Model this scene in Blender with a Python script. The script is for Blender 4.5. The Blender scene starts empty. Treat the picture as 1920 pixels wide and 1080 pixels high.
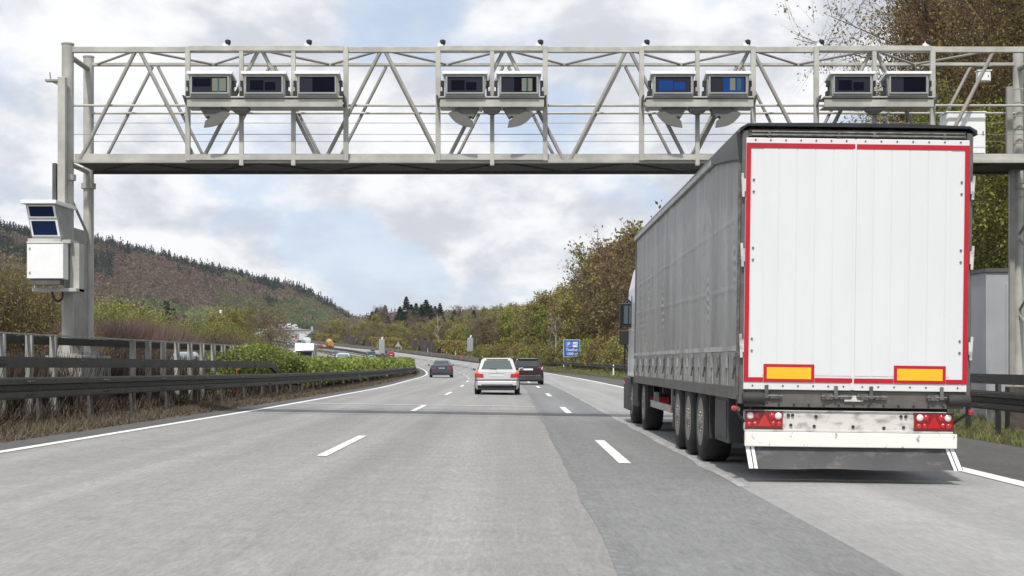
import bpy, bmesh, math, random
import numpy as np
from mathutils import Vector, Matrix
C = bpy.context.scene.collection
S = bpy.context.scene
rad = math.radians
# ------------------------------------------------------------------ camera
F = 2667.0; CZ = 1.28; HY = 679.0          # focal length in photo pixels, eye height, horizon row
cam_d = bpy.data.cameras.new('camera'); cam = bpy.data.objects.new('camera', cam_d); C.objects.link(cam)
cam.location = (0, 0, CZ); cam.rotation_euler = (rad(90), 0, 0)
cam_d.lens = 50.0; cam_d.sensor_width = 36.0; cam_d.sensor_fit = 'HORIZONTAL'
cam_d.shift_y = (HY-540)/1920.0
cam_d.clip_start = 0.1; cam_d.clip_end = 9000
S.camera = cam
S.view_settings.view_transform = 'Standard'; S.view_settings.look = 'None'
S.view_settings.exposure = 0.22; S.view_settings.gamma = 1
# ------------------------------------------------------------------ sun and sky
SUN_EL, SUN_AZ = 55.0, 189.0               # azimuth clockwise from +Y: the sun stands behind the camera, a little left
sd = bpy.data.lights.new('sun', 'SUN'); sun = bpy.data.objects.new('sun', sd); C.objects.link(sun)
sd.energy = 3.3; sd.angle = rad(2.0); sd.color = (1.0, 0.955, 0.89)
az = rad(SUN_AZ); el = rad(SUN_EL)
sv = Vector((math.sin(az)*math.cos(el), math.cos(az)*math.cos(el), math.sin(el)))
sun.rotation_euler = sv.to_track_quat('Z', 'Y').to_euler(); sun.location = (0, -20, 40)
W = bpy.data.worlds.new('World'); S.world = W; W.use_nodes = True
nt = W.node_tree; nt.nodes.clear()
def N(nt, t, **kw):
    n = nt.nodes.new(t)
    for k, v in kw.items():
        if k in ('operation', 'blend_type', 'data_type', 'noise_dimensions', 'sky_type', 'sun_disc', 'sun_elevation', 'sun_rotation', 'feature', 'attribute_name', 'attribute_type', 'musgrave_type', 'interpolation_type', 'wave_type', 'bands_direction', 'use_clamp', 'distance', 'clamp'):
            setattr(n, k, v)
        else:
            n.inputs[k].default_value = v
    return n
def mth(nt, op, a, b=None, c=None):
    n = nt.nodes.new('ShaderNodeMath'); n.operation = op
    for i, v in enumerate((a, b, c)):
        if v is None: continue
        if isinstance(v, (int, float)): n.inputs[i].default_value = v
        else: nt.links.new(v, n.inputs[i])
    return n.outputs[0]
def mapr(nt, v, a, b, c=0.0, d=1.0, smooth=True):
    n = nt.nodes.new('ShaderNodeMapRange'); n.interpolation_type = 'SMOOTHSTEP' if smooth else 'LINEAR'
    nt.links.new(v, n.inputs[0])
    for i, q in zip((1, 2, 3, 4), (a, b, c, d)): n.inputs[i].default_value = q
    return n.outputs[0]
def mixc(nt, f, a, b, bt='MIX'):
    n = nt.nodes.new('ShaderNodeMix'); n.data_type = 'RGBA'; n.blend_type = bt
    for i, v in ((0, f), (6, a), (7, b)):
        if isinstance(v, (int, float)): n.inputs[i].default_value = v
        elif isinstance(v, tuple): n.inputs[i].default_value = (v+(1,))[:4]
        else: nt.links.new(v, n.inputs[i])
    return n.outputs[2]
out = nt.nodes.new('ShaderNodeOutputWorld'); bg = nt.nodes.new('ShaderNodeBackground'); nt.links.new(bg.outputs[0], out.inputs[0])
sky = nt.nodes.new('ShaderNodeTexSky'); sky.sky_type = 'NISHITA'; sky.sun_disc = False
sky.sun_elevation = rad(SUN_EL); sky.sun_rotation = rad(SUN_AZ)
bg.inputs[1].default_value = 0.1
tc = nt.nodes.new('ShaderNodeTexCoord')
sp = nt.nodes.new('ShaderNodeSeparateXYZ'); nt.links.new(tc.outputs['Generated'], sp.inputs[0])
zz = mth(nt, 'ADD', mth(nt, 'MAXIMUM', sp.outputs[2], 0.0), 0.33)
cx = mth(nt, 'DIVIDE', sp.outputs[0], zz); cy = mth(nt, 'DIVIDE', sp.outputs[1], zz)
def cloudnoise(sx, sy, off, detail, rough, dist, scale=1.0):
    cb = nt.nodes.new('ShaderNodeCombineXYZ')
    nt.links.new(mth(nt, 'MULTIPLY', cx, sx), cb.inputs[0]); nt.links.new(mth(nt, 'MULTIPLY', cy, sy), cb.inputs[1]); cb.inputs[2].default_value = off
    n = nt.nodes.new('ShaderNodeTexNoise'); n.inputs['Scale'].default_value = scale; n.inputs['Detail'].default_value = detail
    n.inputs['Roughness'].default_value = rough; n.inputs['Distortion'].default_value = dist
    nt.links.new(cb.outputs[0], n.inputs['Vector']); return n.outputs[0]
cover = cloudnoise(2.9, 1.9, 5.1, 10, 0.55, 0.10)
bright = cloudnoise(6.5, 4.6, 11.2, 9, 0.56, 0.15)
big = cloudnoise(3.0, 2.1, 24.2, 5, 0.5, 0.1)
cov = mapr(nt, cover, 0.41, 0.53, 0.34, 1.0)
shade = mapr(nt, mth(nt, 'ADD', mth(nt, 'MULTIPLY', bright, 0.6), mth(nt, 'MULTIPLY', big, 0.4)), 0.41, 0.57)
ccol = mixc(nt, shade, (5.7, 5.95, 6.5), (8.9, 8.95, 9.0))
skyc = mixc(nt, 0.72, sky.outputs[0], (4.9, 6.3, 8.5))
skyc = mixc(nt, mapr(nt, sp.outputs[2], 0.0, 0.10, 0.55, 0.0), skyc, (7.2, 8.0, 8.9))
fin = mixc(nt, cov, skyc, ccol)
nt.links.new(fin, bg.inputs[0])
# ------------------------------------------------------------------ shape of the land
def interp(v, pts):
    return np.interp(v, [p[0] for p in pts], [p[1] for p in pts])
PX0 = [(600, -91.8), (610, -95.0), (620, -97.9), (630, -100.4), (640, -102.5), (650, -104.3), (660, -105.7), (685, -109), (740, -115.3), (800, -122.3), (900, -134), (1500, -190), (3000, -300)]
def x0(y):
    y = np.asarray(y, float)
    a = -(np.maximum(0, y-58)**2)/3200.0
    return np.where(y < 600, a, interp(y, PX0))
ZR = [(-100, 0), (140, 0), (164, .07), (182, .17), (200, .28), (240, .6), (303, 1.5), (375, 2.9), (440, 4.5), (510, 6.2), (570, 8.1), (603, 9.4), (685, 12.2), (740, 14.3), (800, 17), (900, 21), (980, 24), (1040, 25.5), (1080, 26.5), (1500, 30), (3000, 30)]
def zr(y): return interp(y, ZR)
def cross(y): return np.interp(y, [90, 160], [0.015, 0.0])
def sstep(t): t = np.clip(t, 0, 1); return t*t*(3-2*t)
RIDGE = [(-1400, 1350, 112, 420), (-900, 1450, 140, 420), (-540, 1500, 145, 420), (-456, 1550, 134, 420), (-357, 1700, 110, 380), (-292, 1810, 100, 250), (-278, 1880, 88, 120), (-266, 1935, 66, 85), (-260, 1980, 40, 60)]
RIDGE2 = [(250, 1350, 40, 400), (400, 1300, 60, 500), (700, 1200, 70, 500), (1300, 1100, 70, 500)]
def ridge_h(x, y, R, Wd=None):
    best = np.zeros_like(x)
    for (a, b) in zip(R[:-1], R[1:]):
        ax, ay, az_, wa = a; bx, by, bz, wb_ = b
        dx, dy = bx-ax, by-ay; L2 = dx*dx+dy*dy
        t = np.clip(((x-ax)*dx+(y-ay)*dy)/L2, 0, 1)
        ex = x-ax-t*dx; ex = np.where(ex > 0, ex*1.75, ex) if R is RIDGE else ex        # the hill drops steeply on its eastern end
        d = np.hypot(ex, y-ay-t*dy)
        h = (az_+t*(bz-az_)-38)*(1-sstep(d/(wa+t*(wb_-wa))))
        best = np.maximum(best, h)
    return best
def gz(x, y):
    x = np.asarray(x, float); y = np.asarray(y, float)
    u = x-x0(y)
    z = zr(y)-cross(y)*np.clip(u, -12, 12)
    z = z+0.35*sstep((-u-9)/3)*sstep((y-60)/40)                    # opposite carriageway lies a little higher
    z = z+0.35*sstep((u-9.5)/3)*sstep((y-90)/30)*(1-sstep((y-230)/60))
    z = z+5.0*sstep((u-14)/70)+np.maximum(0, np.minimum(u, 400)-60)*0.02*(1-sstep((y-1200)/400))
    z = z-1.0*sstep((-u-28)/15)*(1-sstep((y-500)/200))
    z = z+ridge_h(x, y, RIDGE)+np.maximum(0, ridge_h(x, y, RIDGE2)-0)
    return z
def g(x, y): return float(gz(np.array([x]), np.array([y]))[0])
def P(px, py, Y): return Vector(((px-960)/F*Y, Y, CZ+(HY-py)/F*Y))
def Yof(px, u, y0=60.0, y1=620.0):
    """distance at which the line of offset u beside the road is seen in column px"""
    ys = np.linspace(y0, y1, 3000); e = 960+F*(x0(ys)+u)/ys-px
    i = int(np.argmin(np.abs(e))); return float(ys[i])
# ------------------------------------------------------------------ materials
MATS = {}
def mat(name, col, rough=0.6, metal=0.0, var=0.0, vscale=4.0, bump=0.0, bscale=30.0, col2=None, spec=0.5, stretch=(1, 1, 1), detail=5.0, thr=None, coat=0.0, trans=0.0, emis=None):
    if name in MATS: return MATS[name]
    m = bpy.data.materials.new(name); m.use_nodes = True; t = m.node_tree
    b = t.nodes['Principled BSDF']
    b.inputs['Base Color'].default_value = (*col, 1); b.inputs['Roughness'].default_value = rough; b.inputs['Metallic'].default_value = metal
    b.inputs['Specular IOR Level'].default_value = spec; b.inputs['Coat Weight'].default_value = coat; b.inputs['Coat Roughness'].default_value = 0.08
    if emis: b.inputs['Emission Color'].default_value = (*emis[:3], 1); b.inputs['Emission Strength'].default_value = emis[3]
    co = t.nodes.new('ShaderNodeTexCoord'); mp = t.nodes.new('ShaderNodeMapping'); mp.inputs['Scale'].default_value = stretch
    t.links.new(co.outputs['Object'], mp.inputs[0])
    if var > 0 or col2:
        n = N(t, 'ShaderNodeTexNoise', Scale=vscale, Detail=detail, Roughness=0.6); t.links.new(mp.outputs[0], n.inputs['Vector'])
        lo, hi = thr if thr else (0.3, 0.7)
        f = mapr(t, n.outputs[0], lo, hi)
        c2 = col2 if col2 else tuple(c*(1-var) for c in col)
        c1 = col if col2 else tuple(min(1, c*(1+var*0.6)) for c in col)
        t.links.new(mixc(t, f, c2, c1), b.inputs['Base Color'])
    if bump > 0:
        n2 = N(t, 'ShaderNodeTexNoise', Scale=bscale, Detail=4.0, Roughness=0.6); t.links.new(mp.outputs[0], n2.inputs['Vector'])
        bp = t.nodes.new('ShaderNodeBump'); bp.inputs['Strength'].default_value = 1.0; bp.inputs['Distance'].default_value = bump
        t.links.new(n2.outputs[0], bp.inputs['Height']); t.links.new(bp.outputs[0], b.inputs['Normal'])
    MATS[name] = m; return m
def glassy(name, col, rough=0.05):
    return mat(name, col, rough=rough, spec=0.8, coat=0.0)
def leafmat(name, cols, rough=0.75, transl=0.32):
    """colours picked per leaf (face attribute v) and shifted a little per plant"""
    if name in MATS: return MATS[name]
    m = bpy.data.materials.new(name); m.use_nodes = True; t = m.node_tree; b = t.nodes['Principled BSDF']
    a = t.nodes.new('ShaderNodeAttribute'); a.attribute_name = 'v'
    r = t.nodes.new('ShaderNodeValToRGB'); t.links.new(a.outputs['Fac'], r.inputs[0])
    e = r.color_ramp.elements
    while len(e) < len(cols): e.new(0.5)
    for i, c in enumerate(cols): e[i].position = i/(len(cols)-1); e[i].color = (*c, 1)
    oi = t.nodes.new('ShaderNodeObjectInfo'); hs = t.nodes.new('ShaderNodeHueSaturation')
    t.links.new(r.outputs[0], hs.inputs['Color'])
    t.links.new(mapr(t, oi.outputs['Random'], 0, 1, 0.80, 1.2, False), hs.inputs['Value'])
    t.links.new(mapr(t, mth(t, 'FRACT', mth(t, 'MULTIPLY', oi.outputs['Random'], 7.3)), 0, 1, 0.478, 0.522, False), hs.inputs['Hue'])
    t.links.new(hs.outputs[0], b.inputs['Base Color']); b.inputs['Roughness'].default_value = rough; b.inputs['Specular IOR Level'].default_value = 0.2
    tr = t.nodes.new('ShaderNodeBsdfTranslucent'); t.links.new(hs.outputs[0], tr.inputs[0])
    ms = t.nodes.new('ShaderNodeMixShader'); ms.inputs[0].default_value = transl
    t.links.new(b.outputs[0], ms.inputs[1]); t.links.new(tr.outputs[0], ms.inputs[2]); t.links.new(ms.outputs[0], t.nodes['Material Output'].inputs[0])
    MATS[name] = m; return m
# ------------------------------------------------------------------ mesh building
class MB:
    def __init__(s): s.v = []; s.f = []; s.mi = []
    def add(s, vs, fs, mi=0, M=None):
        o = len(s.v)
        s.v += [tuple((M @ Vector(v)) if M is not None else v) for v in vs]
        s.f += [tuple(i+o for i in f) for f in fs]; s.mi += [mi]*len(fs); return s
    def box(s, a, b, mi=0, M=None):
        x0_, y0_, z0_ = (min(p, q) for p, q in zip(a, b)); x1, y1, z1 = (max(p, q) for p, q in zip(a, b))
        return s.add([(x0_, y0_, z0_), (x1, y0_, z0_), (x1, y1, z0_), (x0_, y1, z0_), (x0_, y0_, z1), (x1, y0_, z1), (x1, y1, z1), (x0_, y1, z1)],
              [(3, 2, 1, 0), (4, 5, 6, 7), (0, 1, 5, 4), (1, 2, 6, 5), (2, 3, 7, 6), (3, 0, 4, 7)], mi, M)
    def bar(s, a, b, w, h=None, mi=0):
        a = Vector(a); b = Vector(b); h = h or w; d = b-a; L = d.length; d.normalize()
        up = Vector((0, 0, 1)) if abs(d.z) < 0.95 else Vector((0, 1, 0))
        x = d.cross(up).normalized(); z = x.cross(d)
        vs = []
        for p in (a, b):
            for sx, sz in ((-1, -1), (1, -1), (1, 1), (-1, 1)): vs.append(tuple(p+x*sx*w/2+z*sz*h/2))
        return s.add(vs, [(3, 2, 1, 0), (4, 5, 6, 7), (0, 1, 5, 4), (1, 2, 6, 5), (2, 3, 7, 6), (3, 0, 4, 7)], mi)
    def cyl(s, a, b, r0, r1=None, n=12, mi=0, cap=True):
        a = Vector(a); b = Vector(b); r1 = r0 if r1 is None else r1; d = (b-a).normalized()
        up = Vector((0, 0, 1)) if abs(d.z) < 0.95 else Vector((0, 1, 0))
        x = d.cross(up).normalized(); z = x.cross(d); vs = []
        for p, r in ((a, r0), (b, r1)):
            for k in range(n):
                t = 2*math.pi*k/n; vs.append(tuple(p+x*math.cos(t)*r+z*math.sin(t)*r))
        fs = [(k, (k+1) % n, n+(k+1) % n, n+k) for k in range(n)]
        if cap: fs += [tuple(range(n))[::-1], tuple(range(n, 2*n))]
        return s.add(vs, fs, mi)
    def path(s, pts, r, n=8, mi=0):
        for p, q in zip(pts[:-1], pts[1:]): s.cyl(p, q, r, r, n, mi)
        return s
    def lathe(s, prof, origin=(0, 0, 0), axis='z', n=20, mi=0):
        vs = []; o = Vector(origin)
        for (r, h) in prof:
            for k in range(n):
                t = 2*math.pi*k/n; c, q = r*math.cos(t), r*math.sin(t)
                vs.append(tuple(o+(Vector((c, q, h)) if axis == 'z' else Vector((h, c, q)) if axis == 'x' else Vector((c, h, q)))))
        m = len(prof); fs = []
        for i in range(m-1):
            for k in range(n): fs.append((i*n+k, i*n+(k+1) % n, (i+1)*n+(k+1) % n, (i+1)*n+k))
        fs += [tuple(range(n)), tuple((m-1)*n+k for k in range(n))]
        return s.add(vs, fs, mi)
    def prism(s, poly, d, mi=0, M=None):
        """polygon (list of 3-D points) extruded by vector d"""
        n = len(poly); d = Vector(d); vs = [tuple(Vector(p)) for p in poly]+[tuple(Vector(p)+d) for p in poly]
        return s.add(vs, [tuple(range(n))[::-1], tuple(range(n, 2*n))]+[(k, (k+1) % n, n+(k+1) % n, n+k) for k in range(n)], mi, M)
    def loft(s, rings, mi=0, cap=True):
        n = len(rings[0]); vs = [tuple(p) for r in rings for p in r]; fs = []
        for i in range(len(rings)-1):
            for k in range(n): fs.append((i*n+k, i*n+(k+1) % n, (i+1)*n+(k+1) % n, (i+1)*n+k))
        if cap: fs += [tuple(range(n))[::-1], tuple((len(rings)-1)*n+k for k in range(n))]
        return s.add(vs, fs, mi)
    def quad(s, a, b, c, d, mi=0): return s.add([a, b, c, d], [(0, 1, 2, 3)], mi)
    def build(s, name, m, parent=None, smooth=None, bevel=0.0, recalc=True, loc=None):
        me = bpy.data.meshes.new(name); me.from_pydata(s.v, [], s.f)
        for q in (m if isinstance(m, (list, tuple)) else [m]): me.materials.append(q)
        if any(s.mi): me.polygons.foreach_set('material_index', s.mi)
        if recalc:
            bm = bmesh.new(); bm.from_mesh(me); bmesh.ops.recalc_face_normals(bm, faces=bm.faces); bm.to_mesh(me); bm.free()
        if smooth is not None:
            me.polygons.foreach_set('use_smooth', [True]*len(me.polygons)); me.set_sharp_from_angle(angle=rad(smooth))
        me.update()
        o = bpy.data.objects.new(name, me); C.objects.link(o)
        if parent: o.parent = parent
        if loc: o.location = loc
        if bevel:
            b = o.modifiers.new('bevel', 'BEVEL'); b.width = bevel; b.segments = 2; b.limit_method = 'ANGLE'
        return o
def tag(o, label, cat, group=None):
    if not (4 <= len(label.split()) <= 16 or label == 'x'): print('LABEL', len(label.split()), label)
    o['label'] = label; o['category'] = cat
    if group: o['group'] = group
    return o
def thing(name, label, cat, loc=(0, 0, 0), rz=0.0, group=None):
    o = bpy.data.objects.new(name, None); C.objects.link(o); o.location = loc; o.rotation_euler = (0, 0, rz); o.empty_display_size = .3
    return tag(o, label, cat, group)
def struct(o): o['kind'] = 'structure'; return o
def stuff(o, label=None, cat=None):
    o['kind'] = 'stuff'
    if label: tag(o, label, cat)
    return o
def dup(root, loc, rz=0.0, label=None, scale=None):
    r = root.copy(); C.objects.link(r); r.location = loc; r.rotation_euler = (0, 0, rz)
    if scale: r.scale = scale
    if label: r['label'] = label
    for ch in list(root.children):
        c = ch.copy(); C.objects.link(c); c.parent = r
        for gch in list(ch.children):
            d = gch.copy(); C.objects.link(d); d.parent = c
    return r
def npmesh(name, V, Fq, mats, parent=None, v=None, mi=None, smooth=False):
    """fast mesh from arrays; Fq is (n,3) or (n,4); v a value per face"""
    me = bpy.data.meshes.new(name); n, k = Fq.shape
    me.vertices.add(len(V)); me.vertices.foreach_set('co', np.asarray(V, np.float32).ravel())
    me.loops.add(n*k); me.loops.foreach_set('vertex_index', np.asarray(Fq, np.int32).ravel())
    me.polygons.add(n); me.polygons.foreach_set('loop_start', np.arange(0, n*k, k, dtype=np.int32))
    try: me.polygons.foreach_set('loop_total', np.full(n, k, np.int32))
    except Exception: pass
    for q in (mats if isinstance(mats, (list, tuple)) else [mats]): me.materials.append(q)
    if mi is not None: me.polygons.foreach_set('material_index', np.asarray(mi, np.int32))
    if smooth: me.polygons.foreach_set('use_smooth', np.ones(n, bool))
    me.update(calc_edges=True)
    if v is not None:
        a = me.attributes.new('v', 'FLOAT', 'FACE'); a.data.foreach_set('value', np.asarray(v, np.float32))
    o = bpy.data.objects.new(name, me); C.objects.link(o)
    if parent: o.parent = parent
    return o
def textmesh(s, size, m, parent, name, loc, rot=(rad(90), 0, 0), depth=0.004, align='CENTER', sx=1.0):
    cu = bpy.data.curves.new('t', 'FONT'); cu.body = s; cu.size = size; cu.align_x = align; cu.align_y = 'CENTER'; cu.extrude = depth; cu.offset = size*0.012
    t = bpy.data.objects.new('t', cu); C.objects.link(t); bpy.context.view_layer.update()
    me = bpy.data.meshes.new_from_object(t.evaluated_get(bpy.context.evaluated_depsgraph_get())); bpy.data.objects.remove(t)
    me.materials.clear(); me.materials.append(m)
    o = bpy.data.objects.new(name, me); C.objects.link(o); o.parent = parent; o.location = loc; o.rotation_euler = rot; o.scale = (sx, 1, 1)
    return o
def sweep(us, zs, ys, uoff=0.0, zoff=0.0, closed=False):
    """rings of a cross section (us, zs) carried along the road"""
    V = []
    for y in ys:
        for u, z in zip(us, zs):
            x = float(x0(y))+u; V.append((x, y, z))
    return V
# ------------------------------------------------------------------ ground, roads and markings
M_ground = mat('verge_ground', (0.085, 0.068, 0.045), rough=0.95, vscale=0.8, col2=(0.05, 0.07, 0.022), bump=0.03, bscale=6, spec=0.1)
yt = np.concatenate([np.arange(-12, 120, 4.0), np.arange(120, 700, 10.0), np.arange(700, 2600, 25.0)])
ut = np.array([-2400, -1900, -1500, -1200, -1000, -850, -720, -600, -500, -420, -350, -290, -240, -200, -165, -135, -110, -90, -72, -58, -46, -38, -32, -28, -26, -24, -16, -12.2, -11, -9.6, -8.6, -7.7, -7.2, 0, 8.4, 8.9, 9.5, 10.5, 12.5, 14, 17, 21, 26, 32, 40, 50, 62, 76, 92, 112, 140, 180, 230, 300, 400, 520, 700, 950, 1300, 1800], float)
YY, UU = np.meshgrid(yt, ut, indexing='ij'); XX = UU+x0(YY); ZZ = gz(XX, YY)
ZZ = ZZ-0.10*((UU > -7.6) & (UU < 8.0))-0.10*((UU > -27) & (UU < -11.5))
ZZ = ZZ-(YY > 940)*0.5
nu = len(ut); ny = len(yt)
idx = np.arange(nu*ny).reshape(ny, nu)
Fq = np.stack([idx[:-1, :-1].ravel(), idx[:-1, 1:].ravel(), idx[1:, 1:].ravel(), idx[1:, :-1].ravel()], 1)
struct(npmesh('ground', np.stack([XX.ravel(), YY.ravel(), ZZ.ravel()], 1), Fq, M_ground, smooth=True))

mth_off = 0.0
def asphalt(name, col, grain=0.12, streak=0.10, dark=0.0, tracks=0.06):
    m = bpy.data.materials.new(name); m.use_nodes = True; t = m.node_tree; b = t.nodes['Principled BSDF']
    co = t.nodes.new('ShaderNodeTexCoord')
    def no(scale, st=(1, 1, 1), det=4.0, rough=0.6):
        mp = t.nodes.new('ShaderNodeMapping'); mp.inputs['Scale'].default_value = st; t.links.new(co.outputs['Object'], mp.inputs[0])
        n = N(t, 'ShaderNodeTexNoise', Scale=scale, Detail=det, Roughness=rough); t.links.new(mp.outputs[0], n.inputs['Vector']); return n.outputs[0]
    fine = mapr(t, no(26, (1, .16, 1), det=5, rough=.85), .3, .7, 1-grain*2.0, 1+grain*2.0, False)
    mid = mapr(t, no(2.2, det=6), .25, .75, 1-grain*.8, 1+grain*.8, False)
    st = mapr(t, no(1.0, (1.5, .035, 1), 5), .3, .7, 1-streak, 1+streak, False)
    big = mapr(t, no(.10, (1, .4, 1), 4), .3, .7, .92, 1.08, False)
    k = mth(t, 'MULTIPLY', mth(t, 'MULTIPLY', fine, mid), mth(t, 'MULTIPLY', st, big))
    if tracks:                                               # polished wheel tracks worn into each lane
        sx_ = t.nodes.new('ShaderNodeSeparateXYZ'); t.links.new(co.outputs['Object'], sx_.inputs[0])
        ph = mth(t, 'ABSOLUTE', mth(t, 'SUBTRACT', mth(t, 'FRACT', mth(t, 'DIVIDE', mth(t, 'ADD', sx_.outputs[0], 4.45+mth_off), 1.95)), .5))
        k = mth(t, 'MULTIPLY', k, mapr(t, ph, .12, .36, 1-tracks, 1.02))
    vm = t.nodes.new('ShaderNodeVectorMath'); vm.operation = 'SCALE'; vm.inputs[0].default_value = col; t.links.new(k, vm.inputs['Scale'])
    # oil and tyre dirt in small darker patches
    sp_ = mapr(t, no(3.1, (1, .18, 1), 6, .7), .62, .78, 0, .30)
    t.links.new(mixc(t, sp_, vm.outputs[0], tuple(c*.5 for c in col)), b.inputs['Base Color'])
    b.inputs['Roughness'].default_value = .82; b.inputs['Specular IOR Level'].default_value = .3
    n2 = N(t, 'ShaderNodeTexNoise', Scale=60.0, Detail=3.0, Roughness=.7); t.links.new(co.outputs['Object'], n2.inputs['Vector'])
    bp = t.nodes.new('ShaderNodeBump'); bp.inputs['Distance'].default_value = .006; t.links.new(n2.outputs[0], bp.inputs['Height']); t.links.new(bp.outputs[0], b.inputs['Normal'])
    return m
A_light = asphalt('worn_light_asphalt', (.272, .268, .260), streak=.14); A_band = asphalt('mid_grey_asphalt', (.198, .199, .199), .13)
A_right = asphalt('pale_lane_asphalt', (.305, .302, .296), .09); A_dark = asphalt('dark_shoulder_asphalt', (.098, .096, .094), .15, tracks=0)
A_opp = asphalt('brownish_asphalt', (.22, .20, .18), .08, tracks=0)
def ledge(y): return np.interp(y, [10, 18.7, 35, 47, 67, 96, 200], [-6.95, -6.7, -6.32, -6.2, -6.1, -6.38, -6.35])
def redge(y): return np.interp(y, [10, 16, 76, 106, 170, 300, 700], [5.68, 5.7, 6.1, 6.4, 7.2, 7.3, 7.3])
def sedge(y): return np.interp(y, [10, 27, 127, 300, 700], [8.45, 8.4, 10.2, 10.2, 10.2])
ysr = np.concatenate([np.arange(-10, 60, 2.0), np.arange(60, 260, 5.0), np.arange(260, 905, 10.0)])
def rz_(x, y, up=0.0): # surface of the carriageway
    u = x-x0(y); return zr(y)-cross(y)*np.clip(u, -12, 12)+up
def strip(lo, hi, ys, up, MBo, mi, wob=0.0, n=1, jag=None):
    rs = random.Random(5)
    L = lambda f, y: f(y) if callable(f) else f
    o = len(MBo.v)
    for y in ys:
        a = float(x0(y)+L(lo, y)); b = float(x0(y)+L(hi, y))
        if wob: a += rs.uniform(-wob, wob); b += rs.uniform(-wob, wob)
        for k in range(n+1):
            x = a+(b-a)*k/n; MBo.v.append((x, float(y), float(rz_(np.array(x), np.array(y), up))))
    for i in range(len(ys)-1):
        for k in range(n):
            p = o+i*(n+1)+k; MBo.f.append((p, p+1, p+n+2, p+n+1)); MBo.mi.append(mi)
r = MB()
strip(lambda y: ledge(y)-.75, lambda y: ledge(y)-.0, ysr, 0.0, r, 3)
yn_, yf_ = ysr[ysr <= 560], ysr[ysr >= 560]
strip(ledge, lambda y: .68-.001, yn_, 0.0, r, 0, n=3)
strip(.68, 2.42, yn_, 0.0, r, 1)
strip(2.42, redge, yn_, 0.0, r, 2, n=2)
strip(ledge, redge, yf_, 0.0, r, 4, n=3)
strip(redge, sedge, ysr, 0.0, r, 3, n=2)
road = struct(r.build('road', [A_light, A_band, A_right, A_dark, A_opp], recalc=False))
# far end of the road, bending left in front of the hill
PATH = [(-133.5, 895), (-141, 930), (-156, 975), (-190, 1030), (-250, 1075), (-330, 1095), (-450, 1100), (-600, 1090)]
def offpath(off, up):
    V = []
    for i, (x, y) in enumerate(PATH):
        a = PATH[max(0, i-1)]; b = PATH[min(len(PATH)-1, i+1)]; d = Vector((b[0]-a[0], b[1]-a[1])).normalized(); n = Vector((d.y, -d.x))
        V.append((x+n.x*off, y+n.y*off, float(zr(y))+up+float(ridge_h(np.array([float(x)]), np.array([float(y)]), RIDGE)[0])))
    return V
fr = MB()
for a, b, mi in ((-7, 9.5, 0), (-25, -9, 1)):
    A = offpath(a, .45); B = offpath(b, .45); o = len(fr.v); fr.v += [q for p in zip(A, B) for q in p]
    for i in range(len(A)-1): fr.f.append((o+2*i, o+2*i+1, o+2*i+3, o+2*i+2)); fr.mi.append(mi)
struct(fr.build('distant_road', [A_opp, A_opp], recalc=False))
# opposite carriageway
def oin(y): return np.interp(y, [180, 300], [-11.6, -8.2])
def oout(y): return oin(y)-14.5
def strip2(lo, hi, ys, up, m, mi):
    o = len(m.v); L = lambda f, y: f(y) if callable(f) else f
    for y in ys:
        for f in (lo, hi):
            x = float(x0(y)+L(f, y)); m.v.append((x, float(y), g(x, y)+up))
    for i in range(len(ys)-1): m.f.append((o+2*i, o+2*i+1, o+2*i+3, o+2*i+2)); m.mi.append(mi)
opp = MB(); strip2(oout, oin, ysr, .05, opp, 0)
struct(opp.build('opposite_road', A_opp, recalc=False))
# markings: worn white paint in sheets 4 mm above the asphalt
M_paint = mat('road_paint', (.76, .76, .74), rough=.6, vscale=7, col2=(.48, .48, .46), thr=(.30, .46), bump=.002, bscale=60)
M_seam = mat('scuffed_joint', (.37, .37, .36), rough=.8, vscale=5, col2=(.27, .27, .265), thr=(.4, .62), stretch=(2, .6, 1))
M_tar = mat('old_tar_joint', (.15, .15, .15), rough=.8, vscale=9, col2=(.22, .22, .22), thr=(.35, .6))
mk = MB()
strip(lambda y: ledge(y)-.07, lambda y: ledge(y)+.10, ysr, .008, mk, 0)
strip(lambda y: redge(y)-.13, lambda y: redge(y)+.13, ysr, .008, mk, 0)
for k in range(48):
    y = 18.7+17.9*k if k else 18.7
    a, b = (18.75, 23.9) if k == 0 else (35.9+17.9*(k-1), 40.9+17.9*(k-1))
    strip(-2.58, -2.44, np.linspace(a, b, 4), .008, mk, 0)
    a, b = (18.2, 23.6) if k == 0 else (36.0+17.9*(k-1), 41.0+17.9*(k-1))
    if b > 890: break
    strip(1.37, 1.53, np.linspace(a, b, 4), .008, mk, 0)
strip(-2.58, -2.44, np.linspace(.8, 5.8, 4), .008, mk, 0); strip(1.37, 1.53, np.linspace(.4, 5.6, 4), .008, mk, 0)
struct(mk.build('lane_markings', M_paint, recalc=False))
jm = MB()
strip(2.385, 2.48, np.arange(15, 90, 1.0), .004, jm, 0, wob=.03)
strip(.655, .725, np.arange(0, 200, 1.0), .004, jm, 1, wob=.018)
strip(-6.2, .66, [40.9, 41.4], .006, jm, 2, n=6)
strip(-6.2, .66, [33.2, 33.28], .004, jm, 1, n=6)
strip(1.33, 1.50, [49.0, 49.3], .004, jm, 1)
struct(jm.build('road_joints', [M_seam, M_tar, mat('pale_joint_filler', (.46, .455, .44), rough=.7, vscale=3, var=.2)], recalc=False))
om = MB()
for u_, in ((.25,), (14.2,)): strip2(lambda y: oin(y)-u_-.1, lambda y: oin(y)-u_+.1, ysr, .06, om, 0)
for u_ in (4.0, 7.8):
    for k in range(45): strip2(lambda y: oin(y)-u_-.08, lambda y: oin(y)-u_+.08, [8+18*k, 14+18*k], .06, om, 0)
struct(om.build('opposite_lane_markings', M_paint, recalc=False))
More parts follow.
